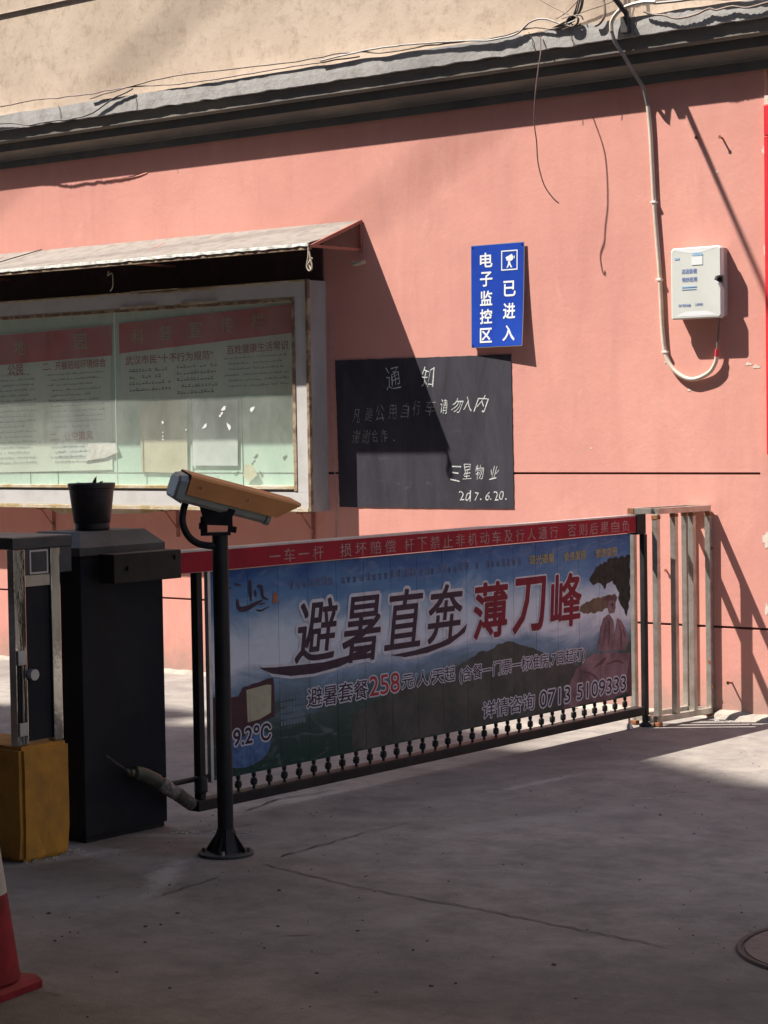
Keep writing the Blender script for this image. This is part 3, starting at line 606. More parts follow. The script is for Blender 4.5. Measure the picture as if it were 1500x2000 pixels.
q = MB(); q.add([(-6.012, -0.0885, 2.52), (-5.90, -0.0885, 2.50), (-5.84, -0.0885, 2.50), (-5.745, -0.0885, 2.52)], [(0, 1, 2, 3)]); q.add([(-6.0, -0.0885, 2.165), (-5.93, -0.0885, 2.19), (-5.80, -0.0885, 2.19), (-5.73, -0.0885, 2.165)], [(0, 1, 2, 3)]); part('door_facet', q, 'sign_white', door)
q = MB(); q.lathe(0, 0, [(0.013, 0), (0.013, 0.012), (0.009, 0.014)], 14); 
q.v = [(-5.735+p[0], -0.052-p[2], 2.352+p[1]) for p in q.v]; part('lock', q, 'black_metal', fb)
q = MB(); q.box(-5.888, -5.822, -0.0900, -0.0886, 2.436, 2.482); part('sticker', q, 'sign_white', door)
q = MB(); q.add([(-5.895, -0.0905, 2.485), (-5.822, -0.0905, 2.485), (-5.822, -0.0905, 2.498), (-5.872, -0.0905, 2.498)], [(0, 1, 2, 3)]); part('sticker_band', q, 'print_ltblue', door)
q = MB(); dp = wallp(-0.0893)
lay(q, '高清影视', -5.950, 2.392, 0.092, 0.026, dp, 0.018); lay(q, '何妙应用', -5.950, 2.348, 0.092, 0.026, dp, 0.018)
lay(q, '用户宽带设备', -5.972, 2.216, 0.075, 0.015, dp, 0.02); lay(q, '上海电信', -5.872, 2.219, 0.048, 0.014, dp, 0.02)
part('lettering', q, 'print_blue', door)
q = MB(); q.box(-5.950, -5.860, -0.0898, -0.0889, 2.318, 2.324); q.box(-5.950, -5.862, -0.0898, -0.0889, 2.306, 2.310); q.box(-5.993, -5.965, -0.0898, -0.0889, 2.470, 2.480); part('small_print', q, 'print_ltblue', door)
for x in (-5.775, -5.748):
    q = MB(); q.tube([(x, -0.03, 2.160), (x, -0.03, 2.146)], 0.008, 10); part('cable_gland', q, 'plastic_grey', fb)

# =================================================================== CABLES
pts = [(-6.05, -0.165, 3.842), (-6.12, -0.170, 3.85), (-6.20, -0.172, 3.845), (-6.27, -0.175, 3.825), (-6.315, -0.18, 3.775), (-6.32, -0.178, 3.72)]
pts2 = [(-6.32, -0.178, 3.72), (-6.305, -0.165, 3.66), (-6.265, -0.135, 3.58), (-6.235, -0.095, 3.50), (-6.21, -0.04, 3.42), (-6.195, -0.016, 3.32)]
pts3 = [(-6.195, -0.016, 3.32), (-6.183, -0.013, 3.18), (-6.175, -0.012, 3.0), (-6.166, -0.012, 2.813), (-6.15, -0.012, 2.60), (-6.134, -0.012, 2.394), (-6.122, -0.012, 2.12), (-6.104, -0.012, 1.974), (-6.06, -0.013, 1.892), (-6.0, -0.014, 1.845), (-5.94, -0.015, 1.828), (-5.88, -0.016, 1.838), (-5.82, -0.02, 1.868), (-5.785, -0.025, 1.915), (-5.778, -0.028, 1.945)]
cc = thing('conduit_cable', 'cream cable looping over the ledge and down the wall into the white box', 'cable', (-6.1, -0.02, 1.83))
part('cable_upper', MB().tube(smooth_path(pts), 0.012, 8), 'conduit', cc)
part('cable_cornice', MB().tube(smooth_path(pts2), 0.0105, 8), 'conduit_dark', cc, 'darker stretch of the cable, cornice shade put into its colour')  # middle stretch coloured darker to stand in for the cornice shade
part('cable_lower', MB().tube(smooth_path(pts3), 0.012, 10), 'conduit', cc)
part('red_tape', MB().tube(smooth_path([(-5.779, -0.028, 1.940), (-5.773, -0.03, 1.985)]), 0.011, 8), 'red_tape', cc)
part('cable_tail', MB().tube(smooth_path([(-5.773, -0.03, 1.98), (-5.765, -0.031, 2.06), (-5.752, -0.03, 2.15)]), 0.006, 8), 'cable_brown', cc)
for (x, z, dx) in ((-6.165, 2.797, 0), (-6.137, 2.374, 0), (-6.105, 1.98, 0.01)):
    q = MB(); q.box(x-0.017, x+0.017, -0.0265, -0.001, z-0.005, z+0.007, 0.002); part('cable_clip', q, 'clip', cc)
# dark cable that rises from the ledge towards the sun side
bc = thing('rising_cable', 'black cable rising steeply from the ledge next to the cream loop', 'cable', (-6.23, -0.17, 3.70))
d = Vector((-0.955, -1.0, 1.717)); p0 = Vector((-6.235, -0.162, 3.81))
part('cable_strand', MB().tube([p0+Vector((0.012, 0, -0.10)), p0, p0+d*0.2, p0+d*0.7, p0+d*1.5, p0+d*3.5], 0.016, 8), 'cable_black', bc)
q = MB(); q.box(-6.26, -6.215, -0.185, -0.150, 3.70, 3.79, 0.004); part('anchor_clamp', q, 'cable_black', bc)
# thin hanging wires
hw = [(-6.906, 3.793, .16), (-6.905, 3.70, .20), (-6.92, 3.622, .22), (-6.945, 3.46, .235), (-6.953, 3.309, .23), (-6.94, 3.2, .22), (-6.932, 3.08, .203), (-6.895, 2.957, .19), (-6.84, 2.88, .17), (-6.796, 2.842, .15)]
solo('hanging_wire', MB().tube(smooth_path([(x+0.67*k, -k, z-(z-1.6)/10.09*k) for x, z, k in hw]), 0.0035, 6), 'wire', 'thin loose wire dangling from the ledge and ending in mid-air', 'wire')
# bundle that climbs the beige wall
cb = thing('cable_bundle', 'tangled bundle of brown and black cables climbing the beige wall above the ledge', 'cables', (-6.6, -0.16, 3.78))
rnd = random.Random(3)
base = [(-6.70, -0.16, 3.79), (-6.62, -0.165, 3.80), (-6.565, -0.165, 3.83), (-6.535, -0.16, 3.90), (-6.525, -0.15, 4.05), (-6.53, -0.14, 4.4), (-6.52, -0.12, 5.5)]
for k in range(6):
    pp = [(x+rnd.uniform(-.018, .018), y+rnd.uniform(-.01, .006), z+rnd.uniform(-.014, .014)) for x, y, z in base]
    part('cable_strand', MB().tube(smooth_path(pp), rnd.uniform(0.004, 0.009), 6), 'cable_black' if k % 2 else 'cable_brown', cb)
for k in range(4):
    cx = -6.56+rnd.uniform(-.05, .05); pp = [(cx+0.04*math.cos(a+k), -0.165-0.004*k, 3.81+0.03*math.sin(a*1.0+k)) for a in [j*0.9 for j in range(7)]]
    part('cable_loop', MB().tube(smooth_path(pp), 0.004, 6), 'cable_brown' if k % 2 else 'cable_black', cb)
for pp in ([(-6.98, -0.12, 4.08), (-6.80, -0.14, 3.955), (-6.59, -0.16, 3.84)], [(-6.70, -0.15, 3.84), (-6.62, -0.14, 3.88), (-6.50, -0.12, 4.0), (-6.40, -0.10, 4.2)]):
    part('thin_strand', MB().tube(smooth_path(pp), 0.003, 6), 'cable_brown', cb)
solo('short_cable', MB().tube(smooth_path([(-6.38, -0.13, 4.4), (-6.385, -0.15, 3.95), (-6.375, -0.16, 3.87), (-6.37, -0.165, 3.815), (-6.40, -0.168, 3.775), (-6.432, -0.166, 3.766)]), 0.0075, 7), 'cable_brown', 'single brown cable curling onto the ledge right of the tangled bundle', 'cable')
def run(name, pts_, rad, mat, lab, wob=0.006, seed=1, cat='wire'):
    rn = random.Random(seed); pp = smooth_path(pts_, 8); pp = [Vector((p.x, p.y+rn.uniform(-wob, wob)*0.3, p.z+wob*noise.noise(Vector((p.x*9, seed, 0))))) for p in pp]
    return solo(name, MB().tube(pp, rad, 6), mat, lab, cat)
run('ledge_wire', [(-12, -0.16, 3.845), (-11.288, -0.16, 3.842), (-10.976, -0.16, 3.850), (-10.722, -0.16, 3.840), (-10.376, -0.16, 3.832), (-10.1, -0.16, 3.838), (-9.85, -0.16, 3.824), (-9.6, -0.16, 3.806), (-9.2, -0.16, 3.80), (-8.7, -0.16, 3.803), (-8.1, -0.16, 3.80)], 0.0045, 'wire', 'thin wire lying along the ledge at the left end', seed=2)
run('ledge_wire', [(-10.4, -0.165, 3.80), (-10.0, -0.165, 3.84), (-9.6, -0.165, 3.86), (-9.1, -0.165, 3.845), (-8.6, -0.165, 3.83), (-8.2, -0.165, 3.835), (-7.9, -0.165, 3.80), (-7.56, -0.165, 3.80), (-7.16, -0.165, 3.787), (-6.98, -0.165, 3.795), (-6.84, -0.165, 3.812), (-6.72, -0.165, 3.785), (-6.6, -0.165, 3.80)], 0.005, 'cable_brown', 'brown wire lying along the ledge towards the tangled bundle', seed=4)
run('ledge_wire', [(-8.4, -0.17, 3.81), (-7.9, -0.17, 3.83), (-7.4, -0.17, 3.80), (-7.1, -0.17, 3.775), (-6.95, -0.17, 3.79), (-6.86, -0.17, 3.84), (-6.75, -0.17, 3.845), (-6.64, -0.17, 3.80), (-6.56, -0.17, 3.81)], 0.0055, 'wire_pale', 'grey wire arching on the ledge just left of the tangled bundle', seed=6)
run('ledge_wire', [(-11.7, -0.165, 3.75), (-11.30, -0.165, 3.728), (-11.08, -0.165, 3.70), (-10.98, -0.165, 3.683), (-10.85, -0.165, 3.69), (-10.62, -0.165, 3.685), (-10.4, -0.165, 3.70), (-10.2, -0.165, 3.77), (-10.0, -0.165, 3.82)], 0.005, 'cable_black', 'black wire sagging over the front of the ledge at far left', seed=8)
run('ledge_cable', [(-6.12, -0.17, 3.80), (-6.05, -0.17, 3.775), (-5.985, -0.17, 3.762), (-5.93, -0.17, 3.742), (-5.875, -0.17, 3.736), (-5.797, -0.17, 3.744), (-5.72, -0.17, 3.762), (-5.674, -0.17, 3.75), (-5.583, -0.17, 3.757), (-5.493, -0.17, 3.737), (-5.374, -0.17, 3.748), (-5.1, -0.17, 3.76)], 0.006, 'cable_brown', 'brown cable running along the ledge right of the cream loop', seed=9, cat='cable')
run('pale_cable', [(-6.06, -0.165, 3.84), (-5.95, -0.165, 3.83), (-5.8, -0.165, 3.825), (-5.6, -0.165, 3.80), (-5.4, -0.165, 3.79), (-5.1, -0.165, 3.80)], 0.008, 'conduit_dark', 'pale dusty cable on top of the ledge at far right', seed=10, cat='cable')
run('wall_cable', [(-6.75, -0.02, 3.865), (-6.5, -0.02, 3.90), (-6.3, -0.02, 3.93), (-6.0, -0.02, 3.93), (-5.7, -0.02, 3.945)], 0.0035, 'cable_brown', 'thin brown wire clipped to the beige wall above the ledge', seed=12, cat='wire')
solo('top_wire', MB().tube([(-12.4, -0.008, 4.50), (-11.42, -0.008, 4.512), (-10.64, -0.008, 4.520), (-9.5, -0.008, 4.53)], 0.007, 6), 'cable_brown', 'straight dark wire across the top left of the beige wall', 'wire')
solo('wall_wire', MB().tube(smooth_path([(-8.486, -0.008, 2.30), (-8.488, -0.008, 1.8), (-8.48, -0.008, 1.40), (-8.468, -0.008, 1.20), (-8.475, -0.008, 0.9)]), 0.0028, 5), 'wire_pale', 'thin pale wire running down the pink wall beside the notice cabinet', 'wire')

# =================================================================== NOTICE CABINET
nc = thing('notice_cabinet', 'glazed notice cabinet with white frame and peeling ochre trim on the pink wall', 'notice board', (-10.5, -0.085, 1.08))
CX0 = -12.9
q = MB(); q.box(CX0, -8.53, -0.155, 0.0, 2.405, 2.50); q.box(CX0, -8.53, -0.155, 0.0, 1.085, 1.21); q.box(-8.62, -8.532, -0.155, 0.0, 1.21, 2.405); part('case', q, 'side_grey', nc)
q = MB(); q.box(CX0, -8.62, -0.028, -0.002, 1.20, 2.42); part('back_board', q, 'board_green', nc)
q = MB(); q.box(CX0, -8.553, -0.168, -0.156, 2.405, 2.492); part('top_rail', q, 'white_paint', nc)
q = MB(); q.box(CX0, -8.553, -0.168, -0.156, 1.112, 1.205); part('bottom_rail', q, 'white_paint', nc)
q = MB(); q.box(-8.640, -8.553, -0.1675, -0.1555, 1.206, 2.404); part('stile', q, 'white_paint', nc)
q = MB(); q.box(-8.551, -8.529, -0.174, -0.150, 1.085, 2.507, 0.003); part('corner_trim', q, 'brown_trim', nc)
q = MB(); q.box(CX0, -8.552, -0.176, -0.150, 1.084, 1.110, 0.003); q.box(CX0, -8.552, -0.174, -0.150, 2.493, 2.506, 0.003); part('edge_trim', q, 'brass', nc)
q = MB(); q.box(-8.668, -8.641, -0.172, -0.140, 1.21, 2.40, 0.003); part('glazing_bead', q, 'brown_trim', nc)
q = MB(); q.box(CX0, -8.669, -0.172, -0.140, 1.222, 1.244, 0.003); part('glazing_bead', q, 'brass', nc)
q = MB(); q.box(CX0, -8.669, -0.170, -0.140, 2.378, 2.400, 0.003); part('glazing_bead', q, 'brown_trim', nc)
q = MB(); q.box(CX0, -8.669, -0.140, -0.029, 1.212, 1.221); part('sill', q, 'white_paint', nc)
q = MB(); q.box(-10.242, -10.239, -0.148, -0.142, 1.245, 2.376); part('mullion', q, 'poster', nc)
for (x0, x1) in ((CX0, -10.243), (-10.238, -8.671)):
    q = MB(); q.add([(x0, -0.146, 1.245), (x1, -0.146, 1.245), (x1, -0.146, 2.377), (x0, -0.146, 2.377)], [(0, 1, 2, 3)]); part('glass_pane', q, 'glass', nc)
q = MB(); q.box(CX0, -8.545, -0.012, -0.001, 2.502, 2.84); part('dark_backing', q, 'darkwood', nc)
for (x0, x1, zz) in ((-10.05, -9.62, 2.500), (-9.98, -9.30, 2.49), (-10.15, -9.82, 2.404), (-9.60, -9.28, 2.404)):
    q = MB(); q.box(x0, x1, -0.180, -0.1755, zz-0.008, zz+0.008); part('peeled_strip', q, 'brass', nc)
q = MB(); q.box(-10.22, -10.35, -0.03, -0.029, 1.3, 1.31)
# torn strip under the bottom trim
pol = [(-10.95, 1.083), (-10.80, 1.045), (-10.60, 1.052), (-10.3, 1.05), (-10.0, 1.058), (-9.85, 1.072), (-9.75, 1.083)]
q = MB(); q.prism(pol, 'y', -0.150, -0.140); part('torn_strip', q, 'brass', nc)
# angle brackets below
for x in (-11.02, -9.83, -8.66):
    q = MB(); q.box(x-0.012, x+0.012, -0.15, -0.002, 1.072, 1.083); q.box(x-0.012, x+0.012, -0.010, -0.001, 0.90, 1.072)
    q.tube([(x, -0.12, 1.072), (x, -0.008, 0.95)], 0.006, 6); part('bracket', q, 'red_oxide', nc)
# posters in the case
def quad(mb, pts_, y, th=0.0015):
    n = len(pts_); mb.add([(x, y, z) for x, z in pts_]+[(x, y+th, z) for x, z in pts_], [tuple(range(n)), tuple(range(n, 2*n))[::-1]]+[(i, (i+1) % n, n+(i+1) % n, n+i) for i in range(n)])
post_r = MB(); quad(post_r, [(-10.30, 1.80), (-8.70, 1.825), (-8.70, 2.37), (-10.30, 2.31)], -0.034)
pr = part('poster', post_r, 'poster', nc, 'right poster with red heading band')
q = MB(); quad(q, [(-10.31, 2.115), (-8.70, 2.196), (-8.70, 2.374), (-10.31, 2.315)], -0.036); part('heading_band', q, 'poster_red', pr)
q = MB()
for ch, x, z in zip('科普宣传栏', (-10.132, -9.872, -9.605, -9.33, -9.062), (2.222, 2.236, 2.248, 2.262, 2.275)):
    lay(q, ch, x-0.055, z-0.050, 0.11, 0.10, wallp(-0.0385), 0.01)
part('heading', q, 'print_gold', pr)
q = MB(); lay(q, '武汉市民“十不行为规范”', -10.25, 2.035, 0.80, 0.058, wallp(-0.0385), 0.015, rot=0.02); lay(q, '百姓健康生活常识', -9.33, 2.075, 0.52, 0.058, wallp(-0.0385), 0.015, rot=0.03); part('title', q, 'print_red', pr)
post_l = MB(); quad(post_l, [(-12.8, 1.30), (-10.40, 1.34), (-10.40, 2.31), (-12.8, 2.27)], -0.034)
pl_ = part('poster', post_l, 'poster', nc, 'left poster with red heading band')
q = MB(); quad(q, [(-12.8, 2.04), (-10.385, 2.105), (-10.385, 2.305), (-12.8, 2.255)], -0.036); part('heading_band', q, 'poster_red', pl_)
q = MB(); lay(q, '园', -10.74, 2.155, 0.12, 0.105, wallp(-0.0385), 0.01); lay(q, '地', -11.35, 2.14, 0.12, 0.105, wallp(-0.0385), 0.01); part('heading', q, 'print_gold', pl_)
q = MB(); lay(q, '二、开展班组环境综合', -11.06, 2.02, 0.62, 0.058, wallp(-0.0385), 0.015, rot=0.02); lay(q, '公民', -11.42, 2.0, 0.16, 0.075, wallp(-0.0385), 0.015); part('title', q, 'print_red', pl_)
q = MB(); lay(q, '二、让空清风', -11.0, 1.535, 0.42, 0.06, wallp(-0.0385), 0.02, rot=0.02); part('subtitle', q, 'print_red', pl_)
def rows(mb, x0, x1, z0, z1, step, ch=0.022, fill=0.8, seed=1, slope=0.02, short=0.3):
    rn = random.Random(seed); z = z0
    while z > z1:
        xe = x1-(x1-x0)*rn.uniform(0, short) if rn.random() < 0.6 else x1; x = x0+(0.04 if rn.random() < .3 else 0)
        while x < xe:
            if rn.random() < fill:
                w0 = ch*rn.uniform(0.55, 0.9); h = ch*rn.uniform(0.55, 0.85); zz = z+slope*(x-x0)+rn.uniform(0, .003)
                mb.add([(x, -0.0372, zz), (x+w0, -0.0372, zz), (x+w0, -0.0372, zz+h*0.35), (x, -0.0372, zz+h*0.3)], [(0, 1, 2, 3)])
                if rn.random() < 0.6: mb.add([(x, -0.0372, zz+h*0.55), (x+w0*.8, -0.0372, zz+h*0.55), (x+w0, -0.0372, zz+h*0.8), (x, -0.0372, zz+h*0.75)], [(0, 1, 2, 3)])
            x += ch
        z -= step
q = MB(); rows(q, -11.03, -10.47, 1.985, 1.62, 0.036, 0.019, 0.92, seed=2); rows(q, -11.0, -10.5, 1.49, 1.36, 0.034, 0.019, 0.92, seed=4); rows(q, -11.9, -11.14, 1.985, 1.36, 0.036, 0.019, 0.93, seed=3, short=0.15)
part('small_print', q, 'print_grey', pl_, kind='stuff')
q = MB(); rows(q, -10.22, -9.86, 1.985, 1.83, 0.042, 0.030, 0.92, seed=5); rows(q, -9.78, -9.44, 2.0, 1.83, 0.042, 0.030, 0.92, seed=6, short=0.1); rows(q, -9.36, -8.82, 2.045, 1.85, 0.036, 0.019, 0.92, seed=7)
part('small_print', q, 'print_grey', pr, kind='stuff')
# lower strip of the green board: seams
q = MB()
for x in (-11.22, -10.94, -10.36, -9.66, -9.22): q.box(x-0.003, x+0.003, -0.0300, -0.0285, 1.215, 1.80)
q.box(-12, -8.7, -0.0300, -0.0285, 1.318, 1.322); part('board_seam', q, 'print_grey', nc)
# loose papers inside the case: things of their own
def paper(pts_, mat, lab, y=-0.0400, curl=0.0):
    mb = MB(); quad(mb, pts_, y, 0.001); solo('notice_paper', mb, mat, lab, 'paper', group='papers pasted inside the notice cabinet')
paper([(-10.12, 1.325), (-9.70, 1.318), (-9.69, 1.795), (-10.135, 1.788)], 'paper_cream', 'yellowed paper sheet pinned in the middle of the cabinet left of two white sheets')
paper([(-9.652, 1.368), (-9.256, 1.366), (-9.245, 1.786), (-9.645, 1.780)], 'paper', 'white paper sheet inside the cabinet above the orange camera hood')
paper([(-10.92, 1.42), (-10.42, 1.42), (-10.40, 1.79), (-10.93, 1.80)], 'paper', 'pale sheet inside the cabinet above the black flower pot', y=-0.0395+0.004)
paper([(-10.66, 1.40), (-10.46, 1.42), (-10.33, 1.46), (-10.36, 1.52), (-10.62, 1.52)], 'paper_white', 'torn white scrap lying across the seam left of the yellowed sheet', y=-0.043)
mb = MB(); quad(mb, [(-9.20, 1.30), (-9.15, 1.26), (-9.08, 1.31), (-9.12, 1.37), (-9.19, 1.375)], -0.05, 0.002); solo('curled_scrap', mb, 'paper_cream', 'curled torn paper scrap at the lower right inside the cabinet', 'paper')
# glue remnants on the glass
rems = [(-9.268, 1.730, 0.022, 0.012), (-9.285, 1.700, 0.012, 0.008), (-9.300, 1.685, 0.010, 0.008), (-9.025, 1.722, 0.022, 0.014), (-9.435, 1.620, 0.024, 0.010), (-9.225, 1.615, 0.012, 0.025), (-9.81, 1.650, 0.009, 0.011), (-9.81, 1.585, 0.005, 0.005), (-9.81, 1.56, 0.005, 0.006), (-9.81, 1.54, 0.005, 0.007), (-9.60, 1.60, 0.006, 0.006)]
for i, (x, z, a, b_) in enumerate(rems):
    vs, fs = blob(x, z, a, b_, 0.6, 0, 70+i, 12, 0.4); q = MB(); q.add([(p[0], -0.148, p[1]) for p in vs], fs); part('glue_remnant', q, 'sign_white', nc)

# =================================================================== AWNING
aw = thing('awning', 'dusty sheet metal awning above the notice cabinet with white ragged lip', 'awning', (-10.5, -0.24, 2.66))
q = MB(); ring = []; NX = 140
for i in range(NX+1):
    x = -13.0+(4.755)*i/NX; wv = 0.004*noise.noise(Vector((x*2.5, 0, 0))); wl = 0.004*noise.noise(Vector((x*10, 3, 0)))
    row = []
    for k in range(7):
        f = k/6; y = -0.475*f; z = 2.853-0.16*f-0.012*math.sin(f*3.14)+wv*math.sin(f*3)+(wl if k == 6 else 0); row.append((x, y, z))
    ring.append(row)
vs = [p for rw in ring for p in rw]; m_ = len(vs); vs += [(p[0], p[1], p[2]-0.004) for p in vs]
fs = []
for i in range(NX):
    for k in range(6):
        a = i*7+k; fs += [(a, a+1, a+8, a+7), (m_+a, m_+a+7, m_+a+8, m_+a+1)]
for i in range(NX): a = i*7; fs += [(a, a+7, m_+a+7, m_+a), (a+6, m_+a+6, m_+a+13, a+13)]
q.add(vs, fs, True); sheet = part('sheet', q, 'awning', aw)
# overlapping joint of two sheets
q = MB(); q.tube([(-11.08, -0.004, 2.858), (-11.28, -0.475, 2.702)], 0.004, 5); part('sheet_joint', q, 'crack', aw)
q = MB(); ring = []
for i in range(NX*2+1):
    x = -13.0+(4.750)*i/NX/2; wl = 0.006*noise.noise(Vector((x*14, 3, 0))); w2 = 0.005*noise.noise(Vector((x*30, 7, 0)))
    ring.append([(x, -0.470, 2.692), (x, -0.484, 2.688+w2*0.5), (x, -0.486+w2, 2.672+wl), (x, -0.476, 2.670+wl)])
q.add([p for rw in ring for p in rw], [(i*4+k, i*4+(k+1) % 4, i*4+4+(k+1) % 4, i*4+4+k) for i in range(NX*2) for k in range(4)], True)
part('front_lip', q, 'awning_lip', aw)
q = MB(); q.box(-13, -8.25, -0.480, -0.452, 2.652, 2.668); part('front_angle', q, 'brown_trim', aw)
def bar2(mb, a, b_, w0, h0):
    a, b_ = Vector(a), Vector(b_); d_ = (b_-a).normalized(); sd_ = d_.cross(Vector((0, 0, 1))).normalized()*w0/2; up_ = sd_.cross(d_).normalized()*h0/2
    vs = [p+s1*sd_+s2*up_ for p in (a, b_) for s1, s2 in ((-1, -1), (1, -1), (1, 1), (-1, 1))]
    mb.add(vs, [(0, 1, 2, 3), (4, 5, 6, 7)]+[(i, (i+1) % 4, 4+(i+1) % 4, 4+i) for i in range(4)])
q = MB(); bar2(q, (-8.238, -0.478, 2.668), (-8.238, -0.002, 2.846), 0.020, 0.020); part('rafter', q, 'red_oxide', aw)
q = MB(); bar2(q, (-8.240, -0.478, 2.672), (-8.240, -0.002, 2.672), 0.018, 0.016); part('tie_bar', q, 'red_oxide', aw)
q = MB(); bar2(q, (-8.238, -0.010, 2.66), (-8.2381, -0.010, 2.84), 0.018, 0.018); part('wall_bar', q, 'red_oxide', aw)
for x in (-9.8, -11.4):
    q = MB(); bar2(q, (x, -0.478, 2.668), (x, -0.013, 2.835), 0.018, 0.018); bar2(q, (x, -0.478, 2.665), (x, -0.013, 2.665), 0.016, 0.014); part('rafter', q, 'red_oxide', aw)
q = MB(); q.tube(smooth_path([(-8.25, -0.482, 2.665), (-8.252, -0.485, 2.60), (-8.262, -0.486, 2.555), (-8.245, -0.486, 2.525), (-8.222, -0.485, 2.545), (-8.235, -0.484, 2.60), (-8.245, -0.483, 2.64)]), 0.0045, 6)
q.tube(smooth_path([(-8.262, -0.484, 2.555), (-8.225, -0.48, 2.60), (-8.25, -0.48, 2.57), (-8.23, -0.482, 2.53)]), 0.006, 6)
solo('twine_loop', q, 'twine', 'knotted loop of pale twine hanging from the awning corner', 'twine')
q = MB(); q.tube(smooth_path([(-8.30, -0.02, 2.60), (-8.27, -0.03, 2.585), (-8.235, -0.03, 2.59), (-8.20, -0.02, 2.60)]), [0.012]*19, 7); solo('twine_knot', q, 'twine', 'small wad of twine stuck to the wall under the awning corner', 'twine')
q = MB(); q.tube(smooth_path([(-10.02, -0.40, 2.63), (-10.03, -0.40, 2.60), (-10.0, -0.40, 2.615), (-9.985, -0.40, 2.60), (-9.985, -0.40, 2.53), (-10.01, -0.40, 2.50)]), 0.0035, 6); solo('twine_strand', q, 'twine', 'thin strand of twine dangling under the middle of the awning', 'twine')

solo('twine_loop', MB().tube(smooth_path([(-11.36, -0.30, 2.60), (-11.335, -0.30, 2.56), (-11.30, -0.30, 2.525), (-11.33, -0.30, 2.50), (-11.355, -0.30, 2.47), (-11.31, -0.30, 2.445), (-11.29, -0.30, 2.41), (-11.32, -0.30, 2.385), (-11.36, -0.30, 2.40)]), 0.005, 6), 'twine', 'loop of pale twine dangling at the far left edge under the awning', 'twine')
# =================================================================== STEEL FRAME at the wall
fr = thing('steel_frame', 'upright stainless steel tube frame with rusty joints standing against the pink wall', 'railing', (-5.95, -0.25, 0))
T = 0.016
near = [(-5.893, -0.475), (-5.874, -0.325), (-5.857, -0.170), (-5.842, -0.020)]
far = [(-6.045, -0.462), (-5.985, -0.025)]
for (x, y) in near+far:
    q = MB(); q.box(x-T, x+T, y-T, y+T, 0.055, 1.118, 0.003); part('upright', q, 'steel_dull', fr)
def rail(a, b_, z, w0=0.034, h0=0.030):
    q = MB(); bar2(q, (*a, z), (*b_, z), w0, h0); part('rail', q, 'steel_dull', fr)
for z in (0.040, 1.134):
    rail(near[0], near[3], z); rail(far[0], far[1], z)
    rail((near[0][0]-0.018, near[0][1]-0.001), (far[0][0]+0.018, far[0][1]), z+0.0005, 0.032, 0.029); rail((near[3][0]-0.018, near[3][1]), (far[1][0]+0.018, far[1][1]), z+0.0005, 0.030, 0.029)
for (x, y) in (near[0], near[3], far[0], far[1]):
    for (z0, z1) in ((0.004, 0.023), (1.092, 1.112)):
        q = MB(); q.box(x-T-0.002, x+T+0.002, y-T-0.002, y+T+0.002, z0, z1, 0.002); part('rusty_joint', q, 'rust', fr)
for (x, y) in near[1:3]:
    q = MB(); q.box(x-T-0.0015, x+T+0.0015, y-T-0.0015, y+T+0.0015, 1.098, 1.116, 0.002); part('rusty_joint', q, 'rust', fr)
q = MB(); q.box(far[0][0]-T-0.003, far[0][0]+T+0.003, far[0][1]-T-0.004, far[0][1]-T+0.004, 1.12, 1.148, 0.002); part('rusty_joint', q, 'rust', fr)
# =================================================================== BARRIER CABINET
cab = thing('barrier_cabinet', 'black barrier motor cabinet with sloping lid between the yellow plinth and the camera pole', 'barrier box', (-6.25, -4.17, 0))
q = MB(); q.box(-6.42, -6.08, -4.395, -3.945, 0.02, 1.116, 0.006); part('body', q, 'box_black', cab)
q = MB(); q.box(-6.41, -6.09, -4.385, -3.955, 0.0, 0.02); part('plinth', q, 'black_metal', cab)
q = MB()
a = [(-6.428, -4.403), (-6.072, -4.403), (-6.072, -3.937), (-6.428, -3.937)]; b_ = [(-6.37, -4.345), (-6.13, -4.345), (-6.13, -3.995), (-6.37, -3.995)]
q.add([(x, y, 1.118) for x, y in a]+[(x, y, 1.150) for x, y in a]+[(x, y, 1.207) for x, y in b_], [(0, 1, 2, 3)]+[(j*4+i, j*4+(i+1) % 4, j*4+4+(i+1) % 4, j*4+4+i) for j in (0, 1) for i in range(4)]+[(8, 9, 10, 11)])
part('lid', q, 'dusty_black', cab)
# =================================================================== FLOWER POT
pot = thing('flower_pot', 'black plastic flower pot with a few green sprouts on the black cabinet lid', 'plant pot', (-6.25, -4.165, 1.2075))
px_, py_ = -6.25, -4.165
q = MB(); q.lathe(px_, py_, [(0.066, 1.2085), (0.070, 1.212), (0.071, 1.235), (0.074, 1.238), (0.090, 1.372), (0.094, 1.375), (0.0955, 1.392), (0.0935, 1.394), (0.089, 1.390), (0.086, 1.365)], 20); part('pot', q, 'pot', pot)
q = MB(); q.lathe(px_, py_, [(0.080, 1.366), (0.086, 1.3665), (0.05, 1.378), (0.01, 1.380)], 20); part('soil', q, 'soil', pot)
for (dx, dy, h, lean) in ((0.02, -0.01, 0.045, 0.01), (-0.03, -0.02, 0.022, -0.02), (0.0, 0.03, 0.025, 0.02), (-0.045, 0.0, 0.02, -0.015)):
    x, y = px_+dx, py_+dy; q = MB()
    for s in (1, -1):
        q.add([(x, y, 1.372), (x+lean+s*0.006, y+0.004, 1.378+h*0.5), (x+lean*1.5+s*0.004, y+s*0.002, 1.378+h), (x+lean*0.3-s*0.003, y-0.003, 1.378+h*0.5)], [(0, 1, 2, 3)])
    q.tube([(x, y, 1.37), (x+lean, y, 1.376+h*0.7)], 0.0018, 5); part('sprout', q, 'leaf', pot)

